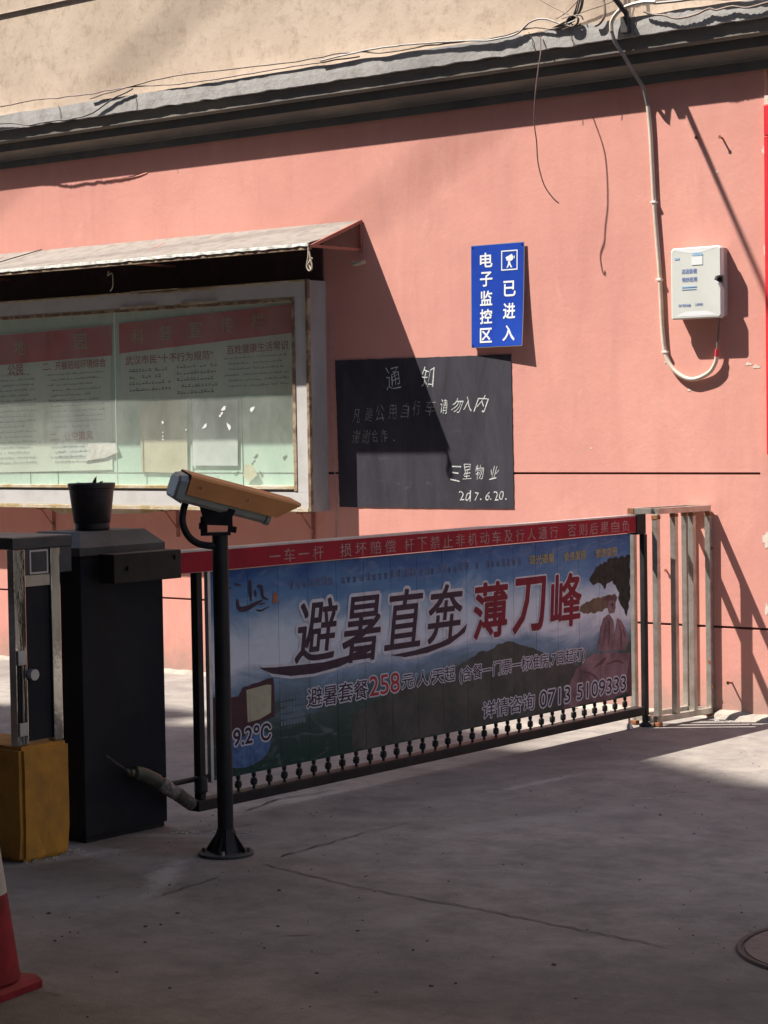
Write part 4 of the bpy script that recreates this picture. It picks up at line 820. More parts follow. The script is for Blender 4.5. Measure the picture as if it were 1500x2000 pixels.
# =================================================================== BARRIER ARM
BX = -5.98
ba = thing('fence_barrier', 'fence barrier arm with red warning strip and blue landscape advert on hanging slats', 'barrier gate', (BX, -2.2, 0.06))
q = MB(); q.box(BX-0.05, BX+0.035, -4.345, -3.975, 1.012, 1.126, 0.004); br = part('arm_bracket', q, 'black_metal', ba)
for (y, z) in ((-4.27, 1.068), (-4.01, 1.098)):
    q = MB(); q.tube([(BX+0.035, y, z), (BX+0.045, y, z)], 0.010, 6, smooth=False); part('bolt', q, 'black_metal', br)
q = MB(); q.box(BX-0.030, BX+0.022, -3.974, -0.567, 1.026, 1.119, 0.003); part('top_bar', q, 'alu', ba)
q = MB(); q.box(BX+0.0222, BX+0.0236, -3.972, -0.568, 1.028, 1.110); strip = part('warning_strip', q, 'red_label', ba)
q = MB(); bx_ = BX+0.0242
for text, y0, y1 in (('一车一杆', -3.447, -3.074), ('损坏赔偿', -2.985, -2.570), ('杆下禁止非机动车及行人通行', -2.535, -1.278), ('否则后果自负', -1.215, -0.615)):
    n_ = len(text); st = (y1-y0)/n_
    for i, ch in enumerate(text):
        if ch == '一': lay(q, ch, y0+i*st+0.008, 1.062, st*0.74, 0.006, barp(bx_), 0.0)
        else: lay(q, ch, y0+i*st+0.008, 1.036, st*0.74, 0.058, barp(bx_), 0.004)
part('lettering', q, 'label_print', strip)
q = MB(); q.box(BX-0.033, BX+0.028, -0.566, -0.478, 1.014, 1.121, 0.003); part('end_cap', q, 'black_metal', ba)
q = MB(); q.box(BX+0.006, BX+0.034, -0.510, -0.478, 0.06, 1.013, 0.002); q.box(BX+0.009, BX+0.031, -0.507, -0.481, 0.02, 0.06); q.lathe(BX+0.02, -0.494, [(0.034, 0.001), (0.032, 0.01), (0.015, 0.024)], 16); part('end_post', q, 'black_metal', ba)
q = MB(); q.box(BX-0.022, BX+0.014, -3.868, -3.836, 0.107, 1.025, 0.003); part('hinge_post', q, 'black_metal', ba)
q = MB(); q.lathe(BX, -3.852, [(0.02, 0.13), (0.028, 0.135), (0.028, 0.19), (0.02, 0.20)], 12); part('post_collar', q, 'black_metal', ba)
q = MB(); q.box(BX-0.034, BX+0.034, -3.90, -0.515, 0.062, 0.106, 0.006); part('bottom_rail', q, 'black_metal', ba)
q = MB(); q.tube([(BX-0.02, -4.06, 0.185), (BX-0.02, -3.62, 0.188)], 0.011, 8); part('lower_brace', q, 'black_metal', ba)
q = MB(); q.tube([(BX, -0.62, 0.062), (BX, -0.62, 0.03)], 0.006, 8); q.lathe(BX, -0.62, [(0.022, 0.002), (0.020, 0.008), (0.008, 0.03)], 14); part('support_foot', q, 'steel_dull', ba)
# slats
edges = [-0.603] + [-0.71-0.19*k for k in range(17)]
edges = [e for e in edges if e > -3.74] + [-3.782]
TH = 0.008; GAP = 0.0009
for i in range(len(edges)-1):
    y1_, y0_ = edges[i]-GAP, edges[i+1]+GAP
    q = MB(); q.box(BX-TH, BX+TH, y0_, y1_, 0.172, 1.022); part('slat', q, 'banner', ba)
# end frames of the slat field
q = MB(); q.box(BX-0.010, BX+0.010, -3.800, -3.784, 0.165, 1.024); part('slat_edge', q, 'alu', ba)
# hanger pins between rail and slats: one mesh, 32 copies
rl = root_loc(ba)
q = MB(); y = -0.66
q.tube([(BX, y, 0.104), (BX, y, 0.172)], 0.006, 8); q.tube([(BX, y, 0.118), (BX, y, 0.121), (BX, y, 0.146), (BX, y, 0.150)], [0.009, 0.0135, 0.0135, 0.009], 8); q.box(BX-0.006, BX+0.006, y-0.016, y+0.016, 0.128, 0.138); q.tube([(BX, y, 0.155), (BX, y, 0.172)], 0.0095, 8)
pin = part('hanger_pin', q, 'black_metal', ba)
for k in range(1, 33):
    c = inst(pin, (0, -0.0958*k, 0))
# printed picture on the slats, cut at every joint
seams = edges[1:-1]
def pr_part(name, mb, mat, layer, kind=None):
    """printed sheet on the slats; cut open at the joints"""
    me = mb.mesh(name, rl); bm = bmesh.new(); bm.from_mesh(me)
    for s in seams:
        for e in (s-GAP-rl.y, s+GAP-rl.y):
            bmesh.ops.bisect_plane(bm, geom=bm.verts[:]+bm.edges[:]+bm.faces[:], plane_co=(0, e, 0), plane_no=(0, 1, 0))
    kill = [f for f in bm.faces if any(abs(f.calc_center_median().y+rl.y-s) < GAP*0.9 for s in seams) or f.calc_center_median().y+rl.y < -3.780 or f.calc_center_median().y+rl.y > -0.606]
    bmesh.ops.delete(bm, geom=kill, context='FACES'); bm.to_mesh(me); bm.free()
    o = part(name, me, mat, ba)
    return o
def lx(k): return BX+TH+0.0004*k+0.0004
def poly_print(name, polys, mat, k):
    mb = MB()
    for pl2 in polys: mb.add([(lx(k), y, z) for y, z in pl2], [tuple(range(len(pl2)))])
    return pr_part(name, mb, mat, k)
def wav(pts_, amp=0.006, seg=0.02, seed=1):
    rn = random.Random(seed); out = []
    for i in range(len(pts_)):
        a, b2 = Vector(pts_[i]), Vector(pts_[(i+1) % len(pts_)]); k = max(1, int((b2-a).length/seg)); d2 = (b2-a); nn = Vector((-d2.y, d2.x)).normalized() if d2.length > 0 else Vector((0, 0))
        for j in range(k):
            p = a+d2*j/k+nn*rn.uniform(-amp, amp); out.append((max(min(p.x, -0.607), -3.779), max(min(p.y, 1.018), 0.1745)))
    return out
poly_print('printed_hill', [wav([(-2.9, 0.176), (-2.9, 0.34), (-2.55, 0.42), (-2.2, 0.45), (-1.95, 0.52), (-1.7, 0.56), (-1.5, 0.50), (-1.3, 0.42), (-1.1, 0.38), (-1.1, 0.176)], 0.008, 0.03, 3)], 'p_hill', 0)
poly_print('printed_hill', [wav([(-1.12, 0.66), (-1.0, 0.70), (-0.85, 0.715), (-0.75, 0.72), (-0.75, 0.66), (-0.9, 0.635), (-1.05, 0.64)], 0.006, 0.02, 5)], 'p_hill_brown', 0)
poly_print('printed_tree', [wav([(-0.99, 0.80), (-0.95, 0.86), (-0.87, 0.88), (-0.78, 0.905), (-0.66, 0.905), (-0.607, 0.91), (-0.607, 0.70), (-0.64, 0.60), (-0.70, 0.66), (-0.74, 0.75), (-0.80, 0.79), (-0.86, 0.745), (-0.89, 0.78), (-0.94, 0.775)], 0.012, 0.018, 6)], 'p_tree', 1)
poly_print('printed_rock', [wav([(-1.25, 0.176), (-1.21, 0.27), (-1.13, 0.36), (-1.03, 0.41), (-0.94, 0.43), (-0.86, 0.42), (-0.72, 0.41), (-0.607, 0.40), (-0.607, 0.20), (-0.8, 0.176)], 0.006, 0.025, 9),
      wav([(-0.93, 0.44), (-0.90, 0.55), (-0.87, 0.60), (-0.81, 0.62), (-0.77, 0.58), (-0.775, 0.50), (-0.80, 0.42)], 0.004, 0.02, 11), wav([(-0.79, 0.43), (-0.765, 0.52), (-0.74, 0.59), (-0.70, 0.575), (-0.635, 0.50), (-0.63, 0.46), (-0.66, 0.415)], 0.004, 0.02, 12),
      [(-0.815, 0.62), (-0.83, 0.655), (-0.82, 0.685), (-0.79, 0.695), (-0.76, 0.68), (-0.75, 0.65), (-0.765, 0.62)]], 'p_rock', 2)
poly_print('printed_rock_shade', [wav([(-0.98, 0.345), (-0.88, 0.37), (-0.84, 0.40), (-0.86, 0.40), (-0.95, 0.365)], 0.003, 0.02, 13), [(-0.86, 0.695), (-0.84, 0.71), (-0.76, 0.715), (-0.735, 0.70), (-0.745, 0.68)], wav([(-0.64, 0.176), (-0.66, 0.26), (-0.62, 0.39), (-0.607, 0.39), (-0.607, 0.176)], 0.003, 0.02, 14)], 'p_rock_dark', 3)
mb = MB()
def fold(pts_, w0, k=3):
    pp = smooth_path([(lx(k), y, z) for y, z in pts_], 5); n2 = len(pp); L2 = []; R2 = []
    for i, p in enumerate(pp):
        d2 = (pp[min(i+1, n2-1)]-pp[max(i-1, 0)]).normalized(); nn = Vector((0, -d2.z, d2.y)); ww = w0*(0.2+0.8*math.sin(math.pi*min(1, (i+0.5)/n2)))
        L2.append(p+nn*ww); R2.append(p-nn*ww)
    mb.add(L2+R2, [(i, i+1, n2+i+1, n2+i) for i in range(n2-1)])
for q_ in ([(-0.85, 0.58), (-0.86, 0.52), (-0.88, 0.46)], [(-0.82, 0.59), (-0.815, 0.52), (-0.83, 0.45)], [(-0.72, 0.55), (-0.70, 0.50), (-0.705, 0.44)], [(-0.685, 0.53), (-0.66, 0.48)], [(-1.10, 0.35), (-1.0, 0.33), (-0.93, 0.29), (-0.90, 0.22)], [(-0.85, 0.36), (-0.75, 0.37), (-0.68, 0.35)], [(-1.0, 0.27), (-1.06, 0.23), (-1.08, 0.19)], [(-0.80, 0.665), (-0.775, 0.663)], [(-0.785, 0.68), (-0.78, 0.65), (-0.772, 0.645)]): fold(q_, 0.006)
pr_part('printed_fold', mb, 'p_rock_dark', 3)
# left corner: logo, screen, round waves, tower
poly_print('printed_wave', [[( -3.60+0.165*math.cos(a), 0.285+0.085*math.sin(a)) for a in [2*math.pi*k/30 for k in range(30)] ]], 'p_wave', 1)
poly_print('printed_frame', [wav([(-3.779, 0.33), (-3.779, 0.51), (-3.63, 0.50), (-3.60, 0.535), (-3.41, 0.555), (-3.405, 0.39), (-3.50, 0.375), (-3.60, 0.33)], 0.003, 0.03, 16)], 'p_maroon', 2)
poly_print('printed_screen', [[(-3.575, 0.385), (-3.50, 0.39), (-3.43, 0.41), (-3.425, 0.525), (-3.45, 0.53), (-3.58, 0.52)]], 'p_screen', 3)
mb = MB()
for i in range(8):
    for j in range(6):
        y = -3.37+i*0.0205; z = 0.345+j*0.0265
        mb.add([(lx(1), y, z), (lx(1), y+0.014, z), (lx(1), y+0.014, z+0.019), (lx(1), y, z+0.019)], [(0, 1, 2, 3)])
pr_part('printed_tower', mb, 'p_tower', 1)
def txt_print(name, items, mat, k):
    mb = MB()
    for (text, y0, z0, wd, ht, bold, sh, rt) in items: lay(mb, text, y0, z0, wd, ht, barp(lx(k)), bold, sh, rt, ref=0.0)
    return pr_part(name, mb, mat, k)
big = []; 
for i, ch in enumerate('避暑直奔'):
    y0 = -3.285+i*0.305; big.append((ch, y0+0.01, 0.600-0.030*(i % 2)*(1 if i == 1 else 0)+(0.0), 0.255, 0.262+(0.02 if i == 1 else 0), 0.0, 0.17, 0))
red3 = [(ch, -1.995+i*0.322, 0.590, 0.265, 0.258, 0.0, 0.08, 0) for i, ch in enumerate('薄刀峰')]
txt_print('printed_outline', [(a[0], a[1], a[2], a[3], a[4], 0.065, a[6], 0) for a in big]+[(a[0], a[1], a[2], a[3], a[4], 0.05, a[6], 0) for a in red3], 'p_white', 4)
txt_print('printed_title', [(a[0], a[1], a[2], a[3], a[4], 0.016, a[6], 0) for a in big], 'p_ink', 5)
txt_print('printed_title', [(a[0], a[1], a[2], a[3], a[4], 0.022, a[6], 0) for a in red3], 'p_crimson', 5)
def swoosh(k, grow):
    top = [(-3.50, 0.605), (-3.40, 0.597), (-3.25, 0.592), (-3.08, 0.588), (-2.93, 0.60), (-2.80, 0.625), (-2.72, 0.65)]; bot = [(-2.74, 0.615), (-2.85, 0.585), (-2.98, 0.558), (-3.15, 0.545), (-3.30, 0.550), (-3.42, 0.572)]
    top2 = [(-2.62, 0.575), (-2.45, 0.580), (-2.25, 0.60), (-2.12, 0.63), (-2.04, 0.67)]; bot2 = [(-2.06, 0.63), (-2.18, 0.585), (-2.35, 0.560), (-2.52, 0.556)]
    def gr(t1, b1): return [(y, z+grow) for y, z in t1]+[(y, z-grow) for y, z in b1]
    return [gr(top, bot), gr(top2, bot2)]
poly_print('printed_outline', swoosh(4, 0.012), 'p_white', 4)
poly_print('printed_swoosh', swoosh(5, 0.0), 'p_ink', 5)
row2 = [('避暑套餐', -3.200, 0.400, 0.41, 0.085), ('元/人/天起', -2.545, 0.412, 0.40, 0.070), ('(含餐一门票一标准房,7日起订)', -2.11, 0.392, 1.06, 0.078)]
txt_print('printed_outline', [(a, b, c, d2, e, 0.075, 0.06, 0) for a, b, c, d2, e in row2]+[('258', -2.775, 0.405, 0.215, 0.088, 0.055, 0, 0)], 'p_white', 4)
txt_print('printed_text', [(a, b, c, d2, e, 0.012, 0.06, 0) for a, b, c, d2, e in row2], 'p_ink', 5)
txt_print('printed_price', [('258', -2.775, 0.405, 0.215, 0.088, 0.010, 0, 0)], 'p_redtext', 5)
row3 = [('详情咨询', -1.93, 0.205, 0.43, 0.080), ('0713', -1.455, 0.205, 0.27, 0.080), ('5109333', -1.125, 0.208, 0.46, 0.078)]
txt_print('printed_outline', [(a, b, c, d2, e, 0.075, 0.05, 0) for a, b, c, d2, e in row3]+[('19.2℃', -3.70, 0.297, 0.265, 0.070, 0.09, 0.03, 0)], 'p_white', 4)
txt_print('printed_phone', [(a, b, c, d2, e, 0.006, 0.05, 0) for a, b, c, d2, e in row3]+[('19.2℃', -3.70, 0.297, 0.265, 0.070, 0.022, 0.03, 0)], 'p_ink', 5)
txt_print('printed_caption', [('观光避暑', -1.527, 0.915, 0.215, 0.045, 0.02, 0, 0), ('会务度假', -1.225, 0.915, 0.20, 0.045, 0.02, 0, 0), ('旅游度假', -0.935, 0.915, 0.20, 0.045, 0.02, 0, 0)], 'p_yellow', 5)
mb = MB(); rn = random.Random(8); y = -3.30
while y < -1.60:
    if rn.random() < 0.88:
        s = rn.uniform(0.020, 0.036); z = 0.922+rn.uniform(-0.003, 0.003)
        for kk in range(3):
            zz = z+kk*s*0.38; mb.add([(lx(4), y, zz), (lx(4), y+s*rn.uniform(0.5, 1), zz), (lx(4), y+s*rn.uniform(0.5, 1), zz+0.005), (lx(4), y, zz+0.006)], [(0, 1, 2, 3)])
        yy = y+s*rn.uniform(0.2, 0.7); mb.add([(lx(4), yy, z-0.003), (lx(4), yy+0.006, z-0.003), (lx(4), yy+0.006, z+s), (lx(4), yy, z+s)], [(0, 1, 2, 3)])
    y += 0.043
pr_part('printed_small_text', mb, 'p_blue', 4)
# brush logo of a mountain with red seal
mb = MB()
def stroke(pts_, w0):
    pp = smooth_path([(lx(5), y, z) for y, z in pts_], 5); n2 = len(pp); L2 = []; R2 = []
    for i, p in enumerate(pp):
        d2 = (pp[min(i+1, n2-1)]-pp[max(i-1, 0)]).normalized(); nn = Vector((0, -d2.z, d2.y)); ww = w0*(0.35+0.65*math.sin(math.pi*min(1, (i+1.5)/n2)))
        L2.append(p+nn*ww); R2.append(p-nn*ww)
    mb.add(L2+R2, [(i, i+1, n2+i+1, n2+i) for i in range(n2-1)])
stroke([(-3.625, 0.90), (-3.615, 0.862), (-3.57, 0.858), (-3.52, 0.872), (-3.47, 0.885)], 0.011); stroke([(-3.545, 0.975), (-3.545, 0.93), (-3.54, 0.885)], 0.009); stroke([(-3.50, 0.945), (-3.475, 0.94), (-3.468, 0.90), (-3.435, 0.885)], 0.008)
stroke([(-3.515, 0.93), (-3.51, 0.90)], 0.006); stroke([(-3.49, 0.868), (-3.45, 0.872)], 0.003); stroke([(-3.51, 0.848), (-3.48, 0.842), (-3.43, 0.856)], 0.004); stroke([(-3.70, 0.945), (-3.66, 0.95)], 0.005); stroke([(-3.64, 0.965), (-3.60, 0.955)], 0.005)
pr_part('printed_logo', mb, 'p_ink', 5)
poly_print('printed_seal', [[(-3.405, 0.865), (-3.378, 0.867), (-3.378, 0.905), (-3.392, 0.918), (-3.405, 0.905)]], 'p_seal', 5)

# =================================================================== WRAPPED HOSE between cabinet and rail
hz = thing('wrapped_pipe', 'taped up scrap pipe with dark bottle end tied to the barrier rail beside the cabinet', 'pipe', (-6.0, -4.05, 0.10))
q = MB(); q.tube(smooth_path([(-6.035, -4.215, 0.270), (-6.03, -4.20, 0.255), (-6.02, -4.15, 0.245), (-6.01, -4.09, 0.215), (-6.0, -4.055, 0.195)]), [0.010]*6+[0.018]*3+[0.030]*12+[0.024]*4, 10); part('bottle', q, 'bottle', hz)
q = MB(); q.tube([(-6.045, -4.31, 0.335), (-6.04, -4.262, 0.300), (-6.035, -4.205, 0.262)], 0.004, 6); part('stick', q, 'rag', hz)
q = MB(); q.tube(smooth_path([(-6.0, -4.06, 0.20), (-5.99, -4.02, 0.165), (-5.985, -3.99, 0.150)]), [0.026, 0.030, 0.027, 0.031, 0.028, 0.030, 0.025, 0.029, 0.027, 0.030, 0.028, 0.030, 0.026], 9); part('tape', q, 'rag_pale', hz)
q = MB(); q.tube(smooth_path([(-5.985, -3.995, 0.152), (-5.98, -3.95, 0.12), (-5.98, -3.905, 0.090)]), [0.026, 0.028, 0.027, 0.030, 0.027, 0.029, 0.026, 0.028, 0.029, 0.027, 0.028, 0.027, 0.024], 9); part('pipe', q, 'rag', hz)

# =================================================================== YELLOW PLINTH and STAINLESS PILLAR
q = MB(); bm = bmesh.new(); bmesh.ops.create_cube(bm, size=1)
for p in bm.verts: p.co = Vector((-6.245+p.co.x*0.51, -4.672+p.co.y*0.245, 0.216+p.co.z*0.432))
bmesh.ops.bevel(bm, geom=bm.edges[:], offset=0.014, segments=2, affect='EDGES'); bmesh.ops.subdivide_edges(bm, edges=bm.edges[:], cuts=3, use_grid_fill=True)
for p in bm.verts:
    nv = noise.noise(p.co*9)*0.004
    p.co += Vector((nv, nv, 0))
    if p.co.z < 0.05: p.co.x -= 0.02*max(0, noise.noise(Vector((p.co.y*14, 3, 0)))+0.3); p.co.y += 0.01*max(0, noise.noise(Vector((p.co.x*14, 7, 0))))
bm.verts.index_update(); q.add([p.co.copy() for p in bm.verts], [[p.index for p in f.verts] for f in bm.faces]); bm.free()
solo('yellow_plinth', q, 'yellow', 'worn yellow painted concrete block under the stainless steel post frame', 'concrete block')
sp_ = thing('steel_pillar', 'stainless steel post frame with dark door and lock bolt on the yellow block', 'gate post', (-6.2, -4.65, 0.432))
XF = -6.022
q = MB(); q.box(XF-0.035, XF, -4.785, -4.727, 0.433, 1.165, 0.003); part('corner_post', q, 'steel', sp_)
q = MB(); q.box(XF-0.035, XF, -4.600, -4.553, 0.433, 1.165, 0.003); part('rear_post', q, 'steel', sp_)
q = MB(); q.box(XF-0.030, XF-0.012, -4.726, -4.601, 0.445, 1.070); part('dark_door', q, 'box_black', sp_)
q = MB(); q.box(XF-0.034, XF-0.004, -4.726, -4.601, 1.024, 1.066, 0.002); part('lintel', q, 'steel_dull', sp_)
q = MB(); q.box(XF-0.034, XF-0.006, -4.726, -4.601, 1.0665, 1.165); part('window_box', q, 'dusty_black', sp_)
mbw = MB(); a = [(-4.700, 1.070), (-4.608, 1.070), (-4.608, 1.160), (-4.700, 1.160)]; b_ = [(-4.693, 1.077), (-4.615, 1.077), (-4.615, 1.153), (-4.693, 1.153)]
mbw.add([(XF-0.0045, y, z) for y, z in a+b_], [(i, (i+1) % 4, 4+(i+1) % 4, 4+i) for i in range(4)]); part('window_rim', mbw, 'alu', sp_)
q = MB(); q.box(-6.75, XF+0.004, -4.790, -4.490, 1.166, 1.206, 0.004); part('top_cap', q, 'dusty_black', sp_)
q = MB(); q.box(-6.75, XF+0.001, -4.787, -4.493, 1.2065, 1.210); part('pale_top', q, 'skirt', sp_)  # paler sheet on the upper side of the cap
q = MB(); q.box(XF-0.034, XF-0.002, -4.552, -4.492, 1.070, 1.165); part('side_panel', q, 'dusty_black', sp_)
# lock bolt on the corner post
q = MB(); q.box(XF+0.0005, XF+0.010, -4.778, -4.740, 0.735, 0.790, 0.002); q.box(XF+0.0005, XF+0.010, -4.778, -4.740, 0.470, 0.520, 0.002); part('bolt_housing', q, 'alu', sp_)
q = MB(); q.box(XF+0.001, XF+0.004, -4.776, -4.742, 0.5205, 0.7345); part('bolt_slot', q, 'black_metal', sp_)
q = MB(); q.tube([(XF+0.007, -4.759, 0.5205), (XF+0.007, -4.759, 0.7345)], 0.005, 8); part('bolt_rod', q, 'steel', sp_)
q = MB(); q.tube([(XF-0.005, -4.706, 0.695), (XF+0.018, -4.706, 0.695)], 0.021, 16); part('door_knob', q, 'alu', sp_)

# =================================================================== CAMERA POLE
PX, PY = -5.484, -4.240
cp = thing('camera_pole', 'black steel post with round base plate in front of the barrier', 'post', (PX, PY, 0))
q = MB(); q.lathe(PX, PY, [(0.104, 0.001), (0.105, 0.003), (0.105, 0.010), (0.103, 0.012)], 40); bp = part('base_plate', q, 'dusty_black', cp)
for k in range(4):
    a = R(35+90*k); q = MB(); q.tube([(PX+0.085*math.cos(a), PY+0.085*math.sin(a), 0.012), (PX+0.085*math.cos(a), PY+0.085*math.sin(a), 0.026)], 0.007, 6, smooth=False); part('bolt', q, 'steel_dull' if k == 3 else 'dusty_black', bp)
q = MB(); q.lathe(PX, PY, [(0.030, 0.012), (0.030, 1.205), (0.028, 1.212)], 28); part('tube', q, 'black_metal', cp)
for k in range(4):
    a = R(20+90*k); dx, dy = math.cos(a), math.sin(a); nx_, ny_ = -dy*0.003, dx*0.003
    pr4 = [(0.028, 0.012), (0.078, 0.012), (0.078, 0.022), (0.028, 0.095)]
    q = MB(); q.add([(PX+dx*rr_+s*nx_, PY+dy*rr_+s*ny_, z) for s in (-1, 1) for rr_, z in pr4], [(0, 1, 2, 3), (7, 6, 5, 4)]+[(i, (i+1) % 4, 4+(i+1) % 4, 4+i) for i in range(4)]); part('gusset', q, 'black_metal', cp)
q = MB(); q.lathe(PX, PY, [(0.031, 0.10), (0.036, 0.085), (0.055, 0.030), (0.060, 0.012)], 8, smooth=False); part('foot_flare', q, 'black_metal', cp)
# camera and yoke: local frame, x along the housing
cmz = thing('surveillance_camera', 'number plate camera with orange sun hood tilted down on the black post', 'camera', (PX, PY, 1.213))
IR = Vector((0.73, 0.684, 0)); IV = Vector((-0.684, 0.73, 0))
def ip(a, z, d_=0.0): return Vector((PX, PY, 0))+IR*a+IV*d_+Vector((0, 0, z))
def ibox(mb, a0, a1, d0, d1, z0, z1):
    vs = [ip(a, z, d_) for a in (a0, a1) for d_ in (d0, d1) for z in (z0, z1)]
    mb.add(vs, [(0, 1, 3, 2), (4, 5, 7, 6), (0, 1, 5, 4), (2, 3, 7, 6), (0, 2, 6, 4), (1, 3, 7, 5)])
q = MB(); ibox(q, -0.072, 0.040, -0.03, 0.03, 1.204, 1.216); ibox(q, -0.072, -0.046, -0.012, 0.012, 1.216, 1.275); ibox(q, 0.030, 0.048, -0.012, 0.012, 1.216, 1.275); part('yoke', q, 'black_metal', cmz)
q = MB(); q.tube([ip(-0.078, 1.240), ip(-0.060, 1.240), ], 0.013, 8); q.tube([ip(0.030, 1.228), ip(0.062, 1.222)], 0.012, 8); part('knob', q, 'black_metal', cmz)
q = MB(); vs = [ip(a, z, d_) for d_ in (-0.028, 0.028) for a, z in ((-0.055, 1.245), (0.028, 1.240), (0.055, 1.285), (0.060, 1.298), (-0.080, 1.335), (-0.068, 1.29))]
q.add(vs, [tuple(range(6)), tuple(range(6, 12))[::-1]]+[(i, (i+1) % 6, 6+(i+1) % 6, 6+i) for i in range(6)]); part('mount', q, 'black_metal', cmz)
q = MB(); q.tube(smooth_path([ip(-0.120, 1.345, 0.0), ip(-0.134, 1.30, -0.01), ip(-0.138, 1.255, -0.015), ip(-0.118, 1.205, -0.02), ip(-0.080, 1.175, -0.02), ip(-0.030, 1.165, -0.015), ip(-0.005, 1.163, 0)]), 0.0135, 10); part('cable_hose', q, 'black_metal', cmz)
az = math.atan2(0.928, 0.372); RM = Matrix.Rotation(az, 3, 'Z') @ Matrix.Rotation(R(15), 3, 'Y') @ Matrix.Rotation(R(12), 3, 'X')
HC = ip(-0.008, 1.352, 0.0)
def hl(mb, vs, fs, sm=False): mb.add([HC+RM @ Vector(p) for p in vs], fs, sm)
def sect(pr, x0, x1, mb, cap0=True, cap1=True, k0=1.0, k1=1.0):
    n = len(pr); vs = [(x0, y*k0, z*k0) for y, z in pr]+[(x1, y*k1, z*k1) for y, z in pr]
    fs = [(i, (i+1) % n, n+(i+1) % n, n+i) for i in range(n)]
    if cap0: fs.append(tuple(range(n)))
    if cap1: fs.append(tuple(range(n, 2*n))[::-1])
    hl(mb, vs, fs)
bp_ = [(-0.050, -0.040), (-0.042, -0.052), (0.042, -0.052), (0.050, -0.040), (0.050, 0.028), (0.034, 0.046), (-0.034, 0.046), (-0.050, 0.028)]
q = MB(); sect(bp_, -0.150, 0.200, q); part('housing', q, 'housing', cmz)
cp_ = [(y*1.10, z*1.10) for y, z in bp_]
q = MB(); sect(cp_, -0.178, -0.151, q, k0=0.86); sect(cp_, -0.186, -0.1785, q, k0=0.7, k1=0.82); part('rear_cap', q, 'cap_grey', cmz)
q = MB(); sect(cp_, 0.201, 0.217, q, k1=0.97); part('front_bezel', q, 'housing', cmz)
q = MB(); sect([(y*0.8, z*0.8) for y, z in bp_], 0.2175, 0.221, q); part('window', q, 'glass_dark', cmz)
# sun hood: open channel over the top, wall thickness 2.5 mm
ho = [(-0.058, -0.018), (-0.058, 0.050), (-0.050, 0.058), (0.050, 0.058), (0.058, 0.050), (0.058, -0.018)]; hi_ = [(y*0.955, z-0.0025 if z > 0.05 else z) for y, z in ho][::-1]
q = MB(); vs = [(-0.146, y, z) for y, z in ho+hi_]+[(0.235+0.085*(z > 0.02), y, z) for y, z in ho+hi_]; hl(q, vs, [(i, (i+1) % 12, 12+(i+1) % 12, 12+i) for i in range(12)])
n = 12
def cap(x, sl_=0.0):
    fs = [(i, i+1, 10-i, 11-i) for i in range(5)]; hl(q, [(x+sl_*(z > 0.02), y, z) for y, z in ho+hi_], fs)
cap(-0.146); cap(0.235, 0.085); part('sun_hood', q, 'orange', cmz)
for x in (-0.1, 0.1):
    q = MB(); vs = [HC+RM @ Vector((x, -0.0605, 0.02)), HC+RM @ Vector((x, -0.063, 0.02))]; q.tube(vs, 0.004, 8); part('screw', q, 'steel', cmz)

# =================================================================== TRAFFIC CONE
CXc, CYc = -4.737, -6.104
tc = thing('traffic_cone', 'faded red traffic cone with white band at the lower left corner', 'traffic cone', (CXc, CYc, 0))
q = MB(); h = 0.150; an = math.atan2(0.746, 0.667)-math.pi/4+0.12; ca, sa = math.cos(an), math.sin(an)
def rc(x, y, z): return (CXc+x*ca-y*sa, CYc+x*sa+y*ca, z)
prf = [(h, 0.001), (h, 0.020), (h-0.012, 0.032), (h-0.035, 0.038)]; vs = []
for (k, z) in prf:
    c4 = k*0.16
    for sx_, sy_ in ((-1, -1), (1, -1), (1, 1), (-1, 1)):
        a1 = (sx_*k, sy_*(k-c4)); a2 = (sx_*(k-c4), sy_*k)
        pair = (a2, a1) if sx_*sy_ > 0 else (a1, a2)
        if sx_*sy_ > 0: pair = (a1, a2)
        else: pair = (a2, a1)
        vs += [rc(*pair[0], z), rc(*pair[1], z)]
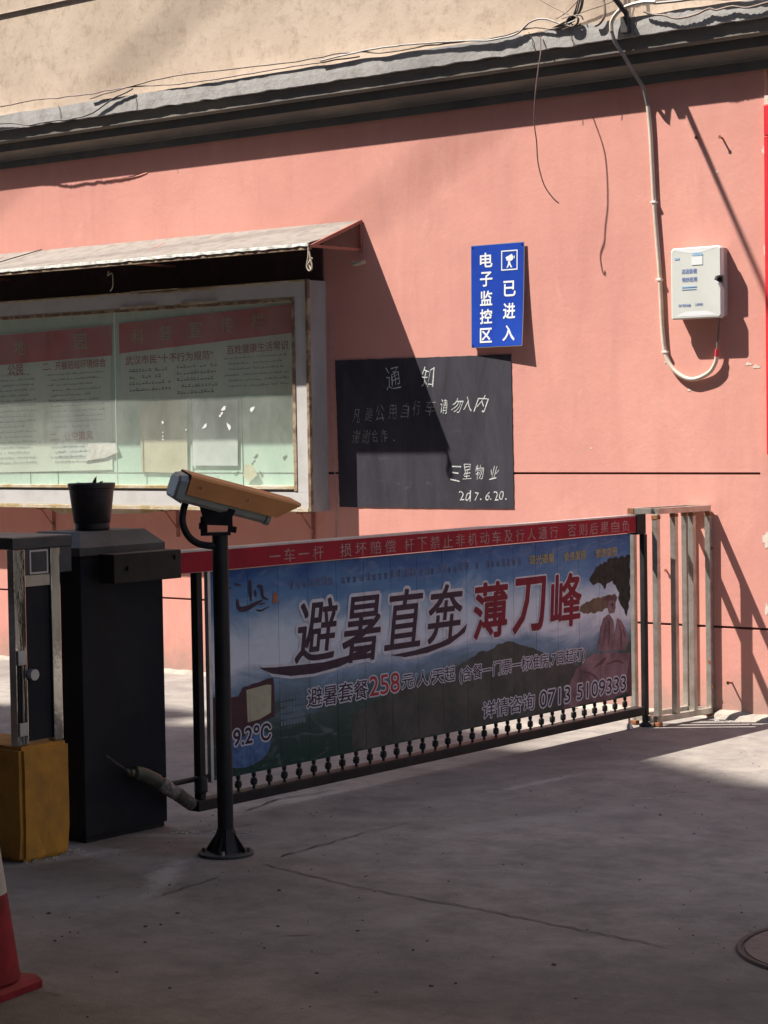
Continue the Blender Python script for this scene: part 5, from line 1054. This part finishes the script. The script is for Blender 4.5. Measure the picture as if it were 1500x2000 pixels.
q.add(vs, [(j*8+i, j*8+(i+1) % 8, j*8+8+(i+1) % 8, j*8+8+i) for j in range(3) for i in range(8)]+[tuple(24+i for i in range(8)), tuple(range(8))]); part('base', q, 'cone_red', tc)
rad_ = lambda z: 0.140-0.134*z
def cone_band(z0, z1, mat, nm):
    q = MB(); q.lathe(CXc, CYc, [(rad_(z0), z0), (rad_(z1), z1)], 40); part(nm, q, mat, tc)
cone_band(0.0385, 0.285, 'cone_red', 'cone_section'); cone_band(0.2855, 0.42, 'cone_white', 'white_band'); cone_band(0.4205, 0.55, 'cone_red', 'cone_section'); cone_band(0.5505, 0.62, 'cone_white', 'white_band'); cone_band(0.6205, 0.72, 'cone_red', 'cone_section')

# =================================================================== MANHOLE
MX, MY = -2.888, -4.24
mh = thing('manhole_cover', 'round rusty iron manhole cover set in the concrete at lower right', 'manhole cover', (MX, MY, 0))
q = MB(); vs = []; n = 64
for rr_, z in ((0.370, 0.002), (0.366, 0.009), (0.352, 0.009), (0.350, 0.003)):
    for k in range(n): a = 2*math.pi*k/n; vs.append((MX+rr_*math.cos(a), MY+rr_*math.sin(a), z))
q.add(vs, [(j*n+k, j*n+(k+1) % n, (j+1)*n+(k+1) % n, (j+1)*n+k) for j in range(3) for k in range(n)]); part('ring_frame', q, 'iron_rim', mh)
q = MB(); q.lathe(MX, MY, [(0.343, 0.003), (0.341, 0.0075), (0.262, 0.0075), (0.258, 0.004), (0.250, 0.004), (0.246, 0.0085)], n, smooth=False); cv_ = part('cover', q, 'iron', mh)
q = MB()
for k in range(24):
    a = 2*math.pi*k/24
    for rr_ in (0.07, 0.13, 0.19): q.box(MX+rr_*math.cos(a+rr_*9)-0.011, MX+rr_*math.cos(a+rr_*9)+0.011, MY+rr_*math.sin(a+rr_*9)-0.006, MY+rr_*math.sin(a+rr_*9)+0.006, 0.0086, 0.0125)
part('tread_pattern', q, 'iron', mh, kind='stuff')
q = MB(); q.lathe(MX-0.22, MY+0.05, [(0.012, 0.0045), (0.012, 0.0095)], 10); part('lifting_hole', q, 'black_metal', mh)
